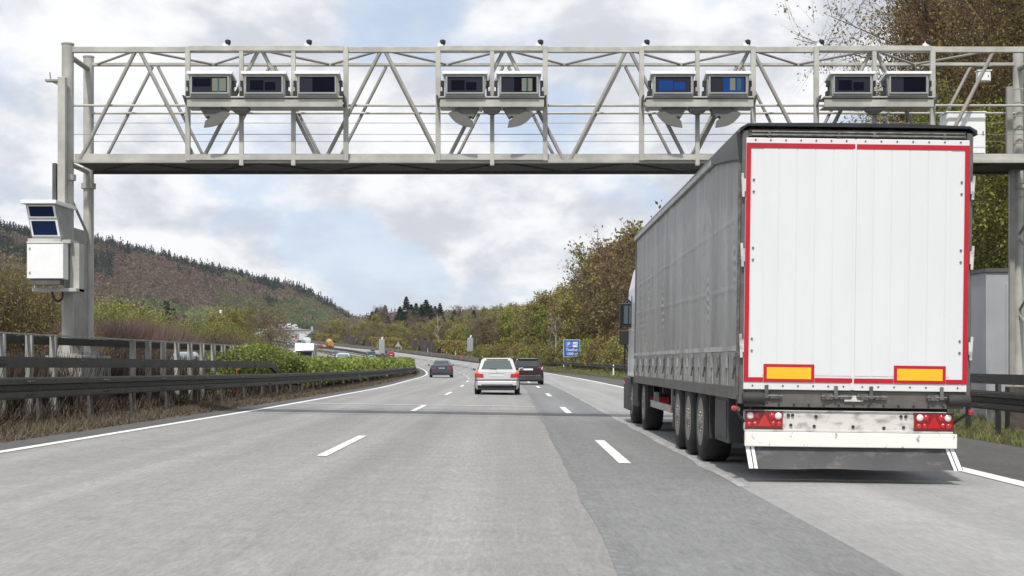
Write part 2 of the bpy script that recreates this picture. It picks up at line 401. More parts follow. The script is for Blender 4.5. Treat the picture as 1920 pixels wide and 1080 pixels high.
# ------------------------------------------------------------------ guard rails
M_rail = mat('dark_galvanised_rail', (.062, .058, .054), rough=.55, metal=.35, var=.25, vscale=3, bump=.001, bscale=40)
M_railtop = mat('weathered_rail_edge', (.22, .21, .20), rough=.6, metal=.2, var=.3, vscale=5)
M_post = mat('weathered_grey_post', (.36, .37, .345), rough=.8, var=.35, vscale=3, stretch=(3, 3, .6), bump=.003)
M_dkpost = mat('dark_steel_post', (.10, .095, .09), rough=.6, metal=.2, var=.3)
def railx(y): return np.interp(y, [15, 22.8, 42, 60, 100], [-8.55, -8.2, -7.55, -7.45, -7.6])
def rail_mesh(name, parent, uf, ys, prof, m, zf=None, dz=0.0, bolt=None):
    mb = MB(); rings = []
    for y in ys:
        u = float(uf(y)) if callable(uf) else uf; xc = float(x0(y))+u; z = (float(rz_(np.array(xc), np.array(y))) if zf is None else zf(xc, y))+(dz(y) if callable(dz) else dz)
        rings.append([(xc+a, float(y), z+b) for a, b in prof])
    mb.loft(rings)
    if bolt:                                                # rivet heads at the joints every 4 m
        for y in np.arange(12, 58, 4.0):
            u = float(uf(y)); xc = float(x0(y))+u; z = (float(rz_(np.array(xc), np.array(y))) if zf is None else zf(xc, y))+(dz(y) if callable(dz) else dz)
            for dy in (-.14, -.05, .05, .14):
                for h in bolt[1]: mb.cyl((xc+bolt[0]*.035, y+dy, z+h), (xc+bolt[0]*.062, y+dy, z+h), .014, n=6)
    return mb.build(name, m, parent, recalc=True)
Wp = [(-.075, .00), (.03, .00), (.04, .03), (.04, .115), (-.055, .135), (-.055, .225), (.04, .245), (.04, .33), (.03, .36), (-.075, .36)]   # two-ridged beam, facing the road
Bp = [(-.05, 0), (.05, 0), (.05, .19), (-.05, .19)]
ysg = np.concatenate([np.arange(8, 60, 1.0), np.arange(60, 300, 3.0)])
gl = thing('guard_rail', 'long dark two-ridged crash barrier curving along the left lane in front of the hedge', 'guard rail', (0, 0, 0))
low0 = .56
rail_mesh('rail_beam', gl, railx, ysg, Wp, M_rail, dz=lambda y: float(np.interp(y, [20, 45, 75, 120], [.56, .44, .36, .38])), bolt=(1, (.07, .29)))
for i, y in enumerate(np.concatenate([np.arange(14, 56, 1.34*2), np.arange(56, 150, 4.0)])):
    xc = float(x0(y)+railx(y)); z = g(xc, y)
    MB().box((xc-.12, y-.06, z-.1), (xc-.055, y+.06, z+.72)).build('post', M_dkpost, gl)
gu = thing('guard_rail', 'dark upper box beam above the left crash barrier, ramping down at its far end', 'guard rail')
def upx(y): return railx(y)-.45
ylow = np.concatenate([np.arange(8, 47.1, 1.0)])
rail_mesh('rail_beam', gu, upx, ylow, Bp, M_rail, dz=lambda y: float(np.interp(y, [20, 47], [1.07, .98])), bolt=(1, (.05, .14)))
q = MB(); xa = float(x0(47)+upx(47)); xb = float(x0(50.5)+upx(50.5))
q.bar((xa, 46.95, g(xa, 47)+1.07), (xb, 51.3, g(xb, 51)+.25), .09, .19); q.build('sloping_end', M_rail, gu)
# right guard rails
gr = thing('guard_rail', 'dark double crash barrier on the grass verge right of the lorry', 'guard rail')
def rxr(y): return np.interp(y, [20, 60, 130, 300], [9.15, 9.8, 11.6, 11.6])
ysd = np.concatenate([np.arange(10, 60, 2.0), np.arange(60, 300, 5.0)])
Wp2 = [(-a, b) for a, b in Wp]
rail_mesh('rail_beam', gr, rxr, ysd, Wp2, M_rail, zf=g, dz=.50, bolt=(-1, (.07, .29)))
rail_mesh('rail_beam', gr, rxr, np.arange(10, 60.1, 2.0), Bp, M_rail, zf=g, dz=1.0, bolt=(-1, (.05, .14)))
for y in np.concatenate([np.arange(16, 60, 1.9), np.arange(60, 290, 6.0)]):
    xc = float(x0(y)+rxr(y)); z = g(xc, y); MB().box((xc+.055, y-.05, z-.1), (xc+.14, y+.05, z+(1.1 if y < 60 else .8))).build('post', M_dkpost, gr)
# median barrier far away
gm = thing('guard_rail', 'dark median barrier far beyond the hedge, between the two carriageways', 'guard rail')
fx = lambda y: (ledge(y)+oin(y))/2+.2
ym = np.arange(290, 890, 8.0)
rail_mesh('rail_beam', gm, fx, ym, [(-.15, .25), (.15, .25), (.15, .95), (-.15, .95)], M_rail, zf=lambda x, y: float(zr(y)))
# row of grey posts (glare fence) behind the left barrier
M_mesh = mat('dark_screen_slats', (.035, .033, .03), rough=.8)
fe = thing('fence', 'row of weathered grey fence posts with thin top rail behind the left crash barrier', 'fence')
def fex(y): return railx(y)-1.15
ysf = np.arange(14, 56, 1.0)
rail_mesh('top_rail', fe, fex, ysf, [(-.03, 0), (.03, 0), (.03, .03), (-.03, .03)], M_post, dz=1.66)
rail_mesh('dark_screen', fe, lambda y: fex(y)-.16, ysf, [(-.01, 0), (.01, 0), (.01, .15), (-.01, .15)], M_mesh, dz=1.49)
fence_posts = []
y = 14.0
rs = random.Random(3)
while y < 55:
    xc = float(x0(y)+fex(y)); z = g(xc, y)
    if not (29.6 < y < 32.8):
        pb = MB(); w = .062; t = rs.uniform(-.008, .008)
        pb.loft([[(xc-w, y-.05, z-.1), (xc+w, y-.05, z-.1), (xc+w, y+.05, z-.1), (xc-w, y+.05, z-.1)], [(xc-w+t, y-.05, z+1.655), (xc+w+t, y-.05, z+1.655), (xc+w+t, y+.05, z+1.655), (xc-w+t, y+.05, z+1.655)]])
        pb.build('post', M_post, fe)
    y += 1.31
# orange marker post
mp_ = thing('marker_post', 'slim orange marker post with dark top at the left barrier', 'marker post')
b = P(446, 700, 44); xx = b.x+.05
MB().box((xx-.03, 43.6, g(xx, 43.6)), (xx+.03, 43.66, 1.16)).build('post', mat('orange_plastic', (.62, .16, .04), rough=.5), mp_)
MB().box((xx-.031, 43.59, 1.16), (xx+.031, 43.67, 1.50)).build('cap', mat('dark_plastic', (.05, .05, .05), rough=.5), mp_)
# ------------------------------------------------------------------ barrier wall and noise wall on the far right
M_conc = mat('stained_concrete', (.17, .145, .125), rough=.9, var=.35, vscale=.6, stretch=(1, .3, 2), bump=.01, bscale=8)
bw = thing('barrier_wall', 'low brownish concrete barrier wall along the far right shoulder', 'barrier wall')
yb = np.arange(296, 700, 8.0)
rail_mesh('wall', bw, 10.6, yb, [(-.25, -.1), (.25, -.1), (.12, .85), (-.12, .85)], M_conc, zf=lambda x, y: float(zr(y)))
M_nw = mat('dark_timber_wall', (.075, .055, .045), rough=.9, var=.5, vscale=.5, stretch=(1, 4, .2), bump=.02, bscale=8)
nw = thing('noise_barrier', 'long dark timber noise barrier overgrown with ivy, below the far trees', 'noise barrier')
yn = np.concatenate([np.arange(318, 700, 6.0)])
rail_mesh('wall_panels', nw, 12.6, yn, [(-.08, 0), (.08, 0), (.08, 3.6), (-.08, 3.6)], M_nw, zf=lambda x, y: float(zr(y))+.2)
for y in yn[::2]:
    xc = float(x0(y))+12.6; MB().box((xc-.3, y-.12, float(zr(y))), (xc-.085, y+.12, float(zr(y))+3.85)).build('wall_post', M_dkpost, nw)
# ------------------------------------------------------------------ vegetation
RN = np.random.default_rng(7)
def unit(v): return v/np.maximum(1e-9, np.linalg.norm(v, axis=-1, keepdims=True))
def leaves(cen, size, rn, flat=0.0, asp=0.6):
    n = len(cen); a = unit(rn.normal(size=(n, 3))); b = rn.normal(size=(n, 3)); b = unit(b-(b*a).sum(1, keepdims=True)*a)
    s = (size*rn.uniform(.6, 1.35, n))[:, None] if np.isscalar(size) else (size*rn.uniform(.6, 1.35, n))[:, None]
    V = np.stack([cen-a*s*.5, cen+b*s*asp*.5, cen+a*s*.5, cen-b*s*asp*.5], 1).reshape(-1, 3)
    return V, np.arange(n*4).reshape(n, 4)
def blades(p0, p1, w, rn):
    n = len(p0); d = unit(p1-p0); b = rn.normal(size=(n, 3)); b = unit(b-(b*d).sum(1, keepdims=True)*d)
    w = np.broadcast_to(np.asarray(w, float), (n,))[:, None]
    V = np.stack([p0-b*w*.5, p0+b*w*.5, p1+b*w*.15, p1-b*w*.15], 1).reshape(-1, 3)
    return V, np.arange(n*4).reshape(n, 4)
def join(*parts):
    Vs = []; Fs = []; o = 0
    for V, Fq in parts: Vs.append(V); Fs.append(Fq+o); o += len(V)
    return np.concatenate(Vs), np.concatenate(Fs)
BARK = mat('grey_brown_bark', (.11, .085, .065), rough=.95, var=.4, vscale=6, stretch=(1, 1, .3), bump=.01, bscale=20, spec=.1)
BIRCH = mat('pale_birch_bark', (.42, .40, .36), rough=.9, var=.4, vscale=5)
L_olive = leafmat('olive_spring_leaves', [(.12, .088, .045), (.21, .178, .058), (.27, .235, .07), (.33, .30, .095), (.19, .175, .06)])
L_green = leafmat('fresh_green_leaves', [(.10, .115, .03), (.19, .215, .045), (.27, .29, .06), (.34, .35, .085)])
L_brown = leafmat('brown_budding_leaves', [(.085, .060, .040), (.155, .108, .060), (.205, .150, .075), (.22, .19, .075)])
L_purple = leafmat('bare_purple_twigs', [(.10, .066, .054), (.165, .112, .094), (.22, .155, .125), (.17, .125, .10)])
L_pale = leafmat('pale_silver_green_leaves', [(.17, .19, .09), (.26, .28, .14), (.33, .35, .19)])
L_con = leafmat('dark_conifer_needles', [(.012, .020, .016), (.022, .036, .024), (.035, .052, .03)], transl=.05)
L_ivy = leafmat('ivy_leaves', [(.07, .085, .024), (.145, .175, .038), (.225, .255, .055), (.31, .335, .09), (.19, .13, .07)], rough=.6)
F_purple = leafmat('bare_beech_woods', [(.13, .080, .066), (.195, .125, .104), (.255, .172, .14), (.18, .125, .095)]); F_olive = leafmat('haze_muted_olive', [(.135, .11, .065), (.19, .17, .08), (.24, .22, .10)]); F_green = leafmat('haze_muted_green', [(.11, .13, .05), (.17, .195, .07), (.23, .26, .095)])  # forest olive and green muted, distance haze put into the leaf colours
L_white = leafmat('white_blossom_twigs', [(.35, .33, .30), (.5, .48, .43), (.24, .2, .15)])
L_gold = leafmat('golden_budding_leaves', [(.06, .045, .025), (.13, .095, .042), (.22, .175, .055), (.31, .26, .075), (.15, .10, .05)])
T_twig = leafmat('fine_brown_twigs', [(.06, .042, .032), (.11, .078, .055), (.15, .11, .08)], transl=.0)
T_grey = leafmat('fine_grey_twigs', [(.13, .11, .095), (.20, .175, .15), (.25, .22, .19)], transl=.0)
def tree_parts(H, R, rn, limbs=9, subs=4, twigs=9, nleaf=10, lsize=.3, spread=.35, low=.18, up=.55, stems=1, r0=None, tw=.04, shape=1.0):
    tb = MB(); r0 = r0 or H*.016; ends = []
    for sidx in range(stems):
        ang = rn.uniform(0, 6.28); lean = (rn.uniform(.05, .16)*H if stems > 1 else rn.uniform(0, .05)*H)
        pts = []
        for i in range(7):
            t = i/6; pts.append(np.array([math.cos(ang)*lean*t+rn.normal()*.008*H, math.sin(ang)*lean*t+rn.normal()*.008*H, H*.9*t-.2*(i == 0)]))
        for i in range(6): tb.cyl(pts[i], pts[i+1], r0*(1-.15*i), r0*(1-.15*(i+1)), 7, cap=False)
        for k in range(limbs):
            t = low+(.93-low)*(k+rn.uniform(0, .8))/limbs; i = min(5, int(t*6)); b0 = pts[i]+(pts[i+1]-pts[i])*(t*6-i)
            a = k*2.4+rn.uniform(-.4, .4)+ang; prof = math.sin(math.pi*min(1, max(.12, (1-t)*.95+.1)))**.6*shape+(1-shape)
            Lb = R*prof*rn.uniform(.8, 1.1); d = np.array([math.cos(a), math.sin(a), up+t*.8]); d /= np.linalg.norm(d)
            e = b0+d*Lb; mid = b0+d*Lb*.5+rn.normal(size=3)*.04*Lb; rb = r0*.42*(1-t*.6)
            tb.cyl(b0, mid, rb, rb*.65, 5, cap=False); tb.cyl(mid, e, rb*.65, rb*.25, 5, cap=False)
            for j in range(subs):
                s = .3+.7*(j+.5)/subs; q0 = b0+d*Lb*s; a2 = rn.normal(size=3)*.75+d*.7; a2[2] += .25; a2 /= np.linalg.norm(a2)
                q1 = q0+a2*Lb*.45*rn.uniform(.6, 1.1); tb.cyl(q0, q1, rb*.35, rb*.1, 4, cap=False)
                for _ in range(twigs):
                    ends.append((q0+(q1-q0)*rn.uniform(.2, 1), Lb))
    E = np.array([e[0] for e in ends]); Ls = np.array([e[1] for e in ends])[:, None]
    d = unit(rn.normal(size=E.shape)+np.array([0, 0, .5])); T1 = E+d*Ls*.22*rn.uniform(.5, 1.3, (len(E), 1))
    tv = blades(E, T1, tw, rn)
    E2 = np.repeat(T1, 3, 0); d2 = unit(rn.normal(size=E2.shape)+np.repeat(d, 3, 0)*1.2); tv2 = blades(np.repeat(E, 3, 0)*.4+E2*.6, E2+d2*np.repeat(Ls, 3, 0)*.13, tw*.55, rn)
    cen = np.repeat(T1, nleaf, 0)+rn.normal(size=(len(T1)*nleaf, 3))*spread
    cv = np.repeat(rn.uniform(0, 1, len(T1)), nleaf)*.65+rn.uniform(0, .35, len(cen))
    return tb, tv, tv2, leaves(cen, lsize, rn), cv
def make_tree(name, label, cat, group, H, R, leafm, twigm, barkm, rn, **kw):
    o = thing(name, label, cat, group=group)
    tb, tv, tv2, lv, cv = tree_parts(H, R, rn, **kw)
    tb.build('trunk', barkm, o, smooth=60, recalc=False)
    V, Fq = join(tv, tv2, lv); nt_ = len(tv[1])+len(tv2[1]); nl = len(lv[1])
    npmesh('crown', V, Fq, [leafm, twigm], o, v=np.concatenate([rn.uniform(0, 1, nt_), cv]), mi=np.concatenate([np.ones(nt_), np.zeros(nl)]).astype(int))
    return o
def make_bush(name, label, cat, group, H, R, m, rn, n=3000, leafn=0, lsize=.12, leafm=None, w=.035):
    """many stems fanning up from the ground"""
    o = thing(name, label, cat, group=group)
    a = rn.uniform(0, 6.28, n); rr = np.sqrt(rn.uniform(0, 1, n)); base = np.stack([np.cos(a)*rr*R*.45, np.sin(a)*rr*R*.45, np.zeros(n)], 1)
    top = np.stack([np.cos(a)*rr*R, np.sin(a)*rr*R, H*np.sqrt(np.maximum(.05, 1-rr**2.2*.85))*rn.uniform(.75, 1.06, n)], 1)
    t0 = rn.uniform(0, .75, (n, 1)); p0 = base+(top-base)*t0; p1 = base+(top-base)*np.minimum(1, t0+rn.uniform(.15, .4, (n, 1)))+rn.normal(size=(n, 3))*.10*R
    B = blades(p0, p1, w, rn); v = rn.uniform(0, 1, n); mats_ = [m]; mi = np.zeros(n, int)
    ns = 14; st = MB()
    for i in range(ns): st.cyl(tuple(base[i]-np.array([0, 0, .2])), tuple(base[i]+(top[i]-base[i])*.7), .05, .015, 5, cap=False)
    st.build('stems', BARK, o, recalc=False)
    if leafn:
        k = rn.integers(0, n, leafn); cen = p1[k]+rn.normal(size=(leafn, 3))*.18*H/4; Lq = leaves(cen, lsize, rn)
        V, Fq = join(B, Lq); npmesh('foliage', V, Fq, [m, leafm], o, v=np.concatenate([v, rn.uniform(0, 1, leafn)]), mi=np.concatenate([mi, np.ones(leafn, int)]))
    else: npmesh('foliage', B[0], B[1], m, o, v=v)
    return o
def make_conifer(name, label, cat, group, H, R, rn, n=1500, lsize=.5):
    o = thing(name, label, cat, group=group)
    MB().cyl((0, 0, -.3), (0, 0, H*.97), H*.014, .03, 7, cap=False).build('trunk', BARK, o, recalc=False)
    lay = rn.uniform(.12, 1, n)**.8; k = np.round(lay*16)/16; a = np.round(rn.uniform(0, 6.28, n)*9/6.28)*6.28/9+k*5+rn.normal(size=n)*.16
    rad_ = R*(1.03-k)**.8*rn.uniform(.15, 1, n)**.6
    cen = np.stack([np.cos(a)*rad_, np.sin(a)*rad_, H*k-rad_*.28+rn.normal(size=n)*.012*H], 1)
    outw = np.stack([np.cos(a), np.sin(a), -.35*np.ones(n)], 1)+rn.normal(size=(n, 3))*.35
    B = blades(cen-unit(outw)*lsize*.6, cen+unit(outw)*lsize*.6, lsize*.55, rn); npmesh('crown', B[0], B[1], L_con, o, v=rn.uniform(0, 1, n)); return o
G_R = 'spring trees along the right embankment'; G_L = 'trees and bushes left of the motorway'; G_C = 'dark conifers on the far rise'
PALCOL = {'olive': 'olive-yellow', 'brown': 'rust-brown', 'green': 'fresh green', 'grey': 'bare grey-brown'}
def protos(kind, seeds, H=12, R=4.2, **kw):
    lm, tm = {'olive': (L_olive, T_twig), 'brown': (L_brown, T_twig), 'green': (L_green, T_twig), 'pale': (L_pale, T_grey), 'grey': (L_purple, T_grey), 'bare': (L_purple, T_twig)}[kind]
    return [make_tree('broadleaf_tree', 'x', 'tree', None, H, R, lm, tm, BARK, np.random.default_rng(s), **kw) for s in seeds]
kwf = dict(limbs=10, subs=4, twigs=8, nleaf=9, lsize=.42, spread=.42, tw=.07, low=.10)
PR = {'olive': protos('olive', (1, 2), **kwf), 'brown': protos('brown', (3, 4), **{**kwf, 'nleaf': 6, 'lsize': .34}), 'green': protos('green', (5,), **kwf),
      'grey': protos('grey', (6,), **{**kwf, 'nleaf': 5, 'lsize': .26, 'spread': .5}), 'pale': protos('pale', (7,), **kwf)}
used = set()
def put(proto_list, x, y, s, rz, label, group, sz=None, name=None):
    p = proto_list[int(rz*97) % len(proto_list)]; loc = (x, y, g(x, y)-.1)
    if p.name not in used:
        used.add(p.name); o = p; o.location = loc; o.rotation_euler = (0, 0, rz)
    else: o = dup(p, loc, rz)
    o.scale = (s, s, sz or s); o['label'] = label; o['category'] = o['category']
    if group: o['group'] = group
    return o
def where_right(px):
    if px > 1220: return 'on the embankment hidden beyond the lorry'
    if px > 1000: return 'on the right embankment next to the lorry cab' if px > 1120 else 'on the embankment behind the blue sign' if px > 1040 else 'on the embankment left of the blue sign'
    return 'above the far noise wall'
rs = random.Random(21)
# right embankment: rows of trees that follow the road
LAB = {'olive': 'olive-yellow budding tree', 'brown': 'rust-brown budding tree', 'green': 'fresh green leafy tree', 'grey': 'bare grey-brown twiggy tree', 'pale': 'pale silvery green tree'}
def rlabel(kind, row, px, top):
    a = ('front row' if row == 0 else 'second row' if row == 1 else 'back row')
    return f"{LAB[kind]}, {a}, {where_right(px)}"
n_right = 0
for row, (u0, sp_m, hs) in enumerate(((15.5, 5.4, .82), (21.5, 6.2, 1.02), (29, 8.5, 1.12), (39, 12, 1.18))):
    y = 66.0+row*2.5
    while y < 640:
        fade = min(1, max(.66, 1.28-(y-150)/420)) if y > 150 else 1.28
        uu = u0+rs.uniform(-1.2, 1.2)+(2.0 if y < 200 else 0); xx = float(x0(y))+uu; px = 960+F*xx/y
        if px > 1235 and row > 1: y += sp_m; continue
        if px > 1235: fade = .98 if y > 112 else .66
        elif px > 1105: fade = 1.36
        if y < 205: kind = rs.choice(['brown', 'brown', 'brown', 'olive'])
        elif y < 330: kind = rs.choice(['olive', 'olive', 'brown', 'green', 'brown', 'olive', 'grey'])
        else: kind = rs.choice(['olive', 'brown', 'brown', 'grey', 'olive', 'grey', 'olive', 'green'])
        s = hs*fade*rs.uniform(.82, 1.12)
        put(PR[kind], xx, y, s, rs.uniform(0, 6.28), rlabel(kind, row, px, 0), G_R); n_right += 1
        y += sp_m*(2.3 if px > 1235 else 1.0 if y < 330 else 1.35 if row < 2 else 1.9)*rs.uniform(.8, 1.25)
# low understorey along the foot of the embankment
ubush = [make_bush('shrub', 'x', 'shrub', None, 3.4, 2.6, T_twig, np.random.default_rng(31), 1100, 2600, .24, L_olive, w=.05),
         make_bush('shrub', 'x', 'shrub', None, 3.2, 2.6, T_twig, np.random.default_rng(32), 1100, 3000, .24, L_green, w=.05)]
y = 90.0
while y < 318:
    uu = 13.6+rs.uniform(-.4, .8)+(.6 if y < 200 else 0); xx = float(x0(y))+uu; px = 960+F*xx/y
    if px < 1250:
        i = rs.choice([0, 0, 1]); nm = ['olive-brown', 'green'][i]
        put([ubush[i]], xx, y, rs.uniform(.75, 1.2), rs.uniform(0, 6.28), f"{nm} shrub below the right embankment trees, {'behind the delineator posts' if px > 1100 else 'near the blue sign' if px > 1000 else 'near the noise wall end'}", 'shrubs at the foot of the right embankment')
    y += rs.uniform(3.2, 5.0)
# white blossoming shrub in the embankment and a pale birch
wb = make_tree('blossoming_tree', 'thin tree of white blossom among the olive trees left of the blue parking sign', 'tree', None, 8, 2.0, L_white, L_white, BIRCH, np.random.default_rng(44), limbs=8, subs=3, twigs=6, nleaf=3, lsize=.12, spread=.3, tw=.06)
yb_ = Yof(1052, 14.0, 120, 300); xb_ = float(x0(yb_))+13.2; wb.location = (xb_, yb_, g(xb_, yb_)); wb.scale = (.9, .9, 1.0)
bi = make_tree('birch_tree', 'leafless white-barked birch standing out above the noise wall', 'tree', None, 13, 3.2, L_brown, T_grey, BIRCH, np.random.default_rng(45), limbs=9, subs=3, twigs=5, nleaf=2, lsize=.2, spread=.4, tw=.06, r0=.24)
yb_ = Yof(826, 14.5, 200, 600); xb_ = float(x0(yb_))+14.0; bi.location = (xb_, yb_, g(xb_, yb_))
# large trees right of the lorry
big = [make_tree('broadleaf_tree', 'tall spring tree with golden-brown buds, rising above the gantry right of the lorry', 'tree', 'tall trees right of the lorry', 17.5, 6.6, L_gold, T_twig, BARK, np.random.default_rng(51), limbs=24, subs=7, twigs=15, nleaf=15, lsize=.115, spread=.22, tw=.026, low=.12, r0=.28),
       make_tree('broadleaf_tree', 'dense fresh green tree behind the right guard rail below the gantry', 'tree', 'tall trees right of the lorry', 9, 3.8, L_green, T_twig, BARK, np.random.default_rng(52), limbs=15, subs=6, twigs=12, nleaf=16, lsize=.12, spread=.22, tw=.022, low=.05)]
big[0].location = (20.6, 52, g(20.6, 52)); big[1].location = (14.9, 47, g(14.9, 47))
for (x, y, s, i, lb) in ((20.5, 61, 1.12, 0, 'brown tree directly behind the tallest one above the gantry'), (27, 64, 1.2, 0, 'farthest brown tree beyond the right gantry end'), (22, 47, .95, 0, 'golden-brown tree in front of the gap at the right picture edge'), (24.5, 72, 1.3, 0, 'high brown tree crown behind the white walkway cabinet'),
  (23.5, 56, 1.08, 0, 'tall budding tree at the right picture edge behind the gantry column'), (18.6, 60, .72, 0, 'budding tree whose thin top shows just above the lorry roof'),
                         (18.4, 44.5, .95, 1, 'green tree beside the right gantry column'), (17.2, 56, 1.15, 1, 'taller green tree behind the nearest green one right of the lorry'), (22.5, 66, 1.0, 0, 'farther brown tree filling the gap behind the right gantry end'),
                         (15.5, 52, .8, 1, 'small green tree low behind the right crash barrier'), (26, 49, 1.0, 0, 'brown tree partly outside the right picture edge')):
    o = dup(big[i], (x, y, g(x, y)-.1), x*1.7, lb, (s, s, s))
# conifers on the far rise
con = [make_conifer('conifer_tree', 'x', 'tree', None, 17, 3.6, np.random.default_rng(61), 1500, .75), make_conifer('conifer_tree', 'x', 'tree', None, 15, 3.9, np.random.default_rng(62), 1300, .8)]
rs = random.Random(8)
cpx = [(697, 572, 720), (706, 568, 700), (762, 560, 660), (771, 556, 655), (780, 555, 650), (790, 552, 655), (799, 553, 660), (808, 551, 650), (816, 557, 665), (852, 570, 650), (888, 575, 620), (702, 575, 760), (722, 573, 760), (750, 570, 700), (825, 568, 700), (862, 576, 660)]
for i, (px, pt, y) in enumerate(cpx):
    x = (px-960)/F*y; z = g(x, y); top = CZ+(HY-pt-5)/F*y+rs.uniform(-4, 1); s = max(.5, (top-z)/16.2)
    side = 'left' if px < 745 else 'middle' if px < 826 else 'right'
    put([con[i % 2]], x, y, s*1.6*rs.uniform(.85, 1.2), rs.uniform(0, 6.28), f"dark conifer in the {side} group on the far rise behind the brown trees", G_C, sz=s)
# hazy bare trees behind, same rise
for i in range(30):
    px = rs.uniform(712, 1010); y = rs.uniform(600, 800); x = (px-960)/F*y; z = g(x, y); top = CZ+(HY-rs.uniform(572, 590))/F*y
    kind = rs.choice(['grey', 'brown', 'olive', 'grey']); s = min(1.6, max(.4, (top-z)/12))
    put(PR[kind], x, y, s, rs.uniform(0, 6.28), f"{LAB[kind]} on the rise in front of the far conifers", 'trees on the far rise')
# ---- left side: bushes beyond the opposite carriageway
lb_ = {
 'willow': make_bush('bush', 'x', 'bush', None, 7.0, 4.0, T_twig, np.random.default_rng(71), 4200, 19000, .11, L_olive, w=.03),
 'purple': make_bush('bush', 'x', 'bush', None, 5.0, 4.2, L_purple, np.random.default_rng(72), 9000, 0, w=.034),
 'brown': make_bush('bush', 'x', 'bush', None, 5.0, 3.6, L_purple, np.random.default_rng(73), 3500, 3500, .16, L_brown, w=.035),
 'green': make_bush('bush', 'x', 'bush', None, 5.5, 4.2, T_twig, np.random.default_rng(74), 2600, 13000, .16, L_green, w=.03)}
NAME = {'willow': 'olive-green willow bush', 'purple': 'rounded leafless purple-brown bush', 'brown': 'brown budding bush', 'green': 'bright green bush'}
def addb(kind, px, y, top, wide=1.0, lab=''):
    x = (px-960)/F*y; z = g(x, y); H = {'willow': 7.0, 'purple': 5.0, 'brown': 5.0, 'green': 5.5}[kind]
    s = (CZ+(HY-top)/F*y-z)/(H*1.02); o = put([lb_[kind]], x, y, s*wide, rs.uniform(0, 6.28), f"{NAME[kind]} {lab}", G_L, sz=s)
for a in (('willow', 22, 80, 468, .95, 'at the left picture edge, behind the fence posts'), ('willow', 66, 84, 512, .8, 'just left of the gantry cabinet'), ('willow', -40, 76, 460, 1, 'cut by the left picture edge'),
          ('willow', 105, 92, 545, .9, 'behind the gantry cabinet'), ('willow', 142, 88, 590, .9, 'showing between the two gantry columns'),
          ('brown', 88, 78, 580, .9, 'low in front of the willow left of the gantry'), ('brown', 135, 76, 600, 1.0, 'behind the foot of the gantry'),
          ('green', 212, 125, 556, .95, 'right of the gantry column above the purple bushes'), ('green', 250, 128, 566, .9, 'above the purple bushes, second from the gantry'), ('green', 180, 120, 562, .9, 'touching the gantry column'),
          ('purple', 195, 102, 585, 1.0, 'nearest the gantry column'), ('purple', 238, 104, 584, 1.0, 'second from the gantry column'), ('purple', 278, 108, 590, 1.0, 'in the middle of the purple row'), ('purple', 312, 112, 598, 1.0, 'near the right end of the purple row'), ('purple', 338, 116, 612, .9, 'at the right end of the purple row'),
          ('green', 290, 150, 582, .55, 'as a narrow bright spot above the purple row'), ('green', 352, 150, 600, .8, 'between the purple row and the round brown bushes'),
          ('brown', 398, 142, 608, 1.0, 'round, left of the pair above the ivy hedge'), ('brown', 436, 146, 612, 1.0, 'round, right of the pair above the ivy hedge'), ('green', 462, 152, 618, .8, 'right of the round brown pair'), ('green', 418, 170, 600, .8, 'peeping between the round brown pair')):
    addb(*a)
tw = make_tree('broadleaf_tree', 'bare twiggy brown tree with pale branches at the left edge of the opposite carriageway', 'tree', None, 7.5, 3.0, L_brown, T_grey, BARK, np.random.default_rng(81), limbs=12, subs=5, twigs=9, nleaf=6, lsize=.16, spread=.3, tw=.035, low=.08)
y = 162; x = (508-960)/F*y; tw.location = (x, y, g(x, y)-.2); tw.scale = (1.0, 1.0, .86)
dup(tw, ((489-960)/F*172, 172, g((489-960)/F*172, 172)), 2.0, 'bare brown tree left of the one with pale branches, above the hedge', (.9, .9, .82))
dup(tw, ((524-960)/F*176, 176, g((524-960)/F*176, 176)), 4.0, 'low brown thicket right of the bare twiggy tree, beside the opposite carriageway', (.8, .8, .62))
# trees in the valley on the left
VL = []
tries = 0
while len(VL) < 74 and tries < 4000:
    tries += 1
    y = rs.uniform(190, 900); px = rs.uniform(-30, 582); x = (px-960)/F*y
    u = x-float(x0(y))
    if u > -31 or (y > 560 and px > 520): continue
    if any((x-a)**2+(y-b)**2 < 56 for a, b in VL): continue
    VL.append((x, y)); z = g(x, y)
    top = interp(px, [(-30, 500), (175, 600), (300, 612), (420, 592), (500, 572), (560, 566), (600, 580)])+rs.uniform(-6, 26)
    s = (CZ+(HY-top)/F*y-z)/12.0; s = min(1.25, max(.45, s))
    kind = rs.choice(['green', 'olive', 'olive', 'brown', 'grey', 'pale' if 360 < px < 440 else 'olive', 'green'])
    reg = 'right of the gantry' if px < 330 else 'above the round brown bushes' if px < 470 else 'left of the far motorway bend'
    put(PR[kind], x, y, s, rs.uniform(0, 6.28), f"{LAB[kind]} in the valley {reg}, {'near' if y < 400 else 'mid-distance' if y < 650 else 'far'}", G_L)
for kind, px, y, top in (('pale', 383, 420, 580), ('pale', 402, 430, 584), ('pale', 365, 415, 590)):
    x = (px-960)/F*y; z = g(x, y); s = (CZ+(HY-top)/F*y-z)/12.0
    put(PR[kind], x, y, max(.5, s), px, 'pale silvery green tree in the pale clump at the foot of the hill', G_L)
for ps in list(PR.values())+[ubush]:
    for p in ps:
        if p.name not in used:
            for ch in list(p.children): bpy.data.objects.remove(ch)
            bpy.data.objects.remove(p)
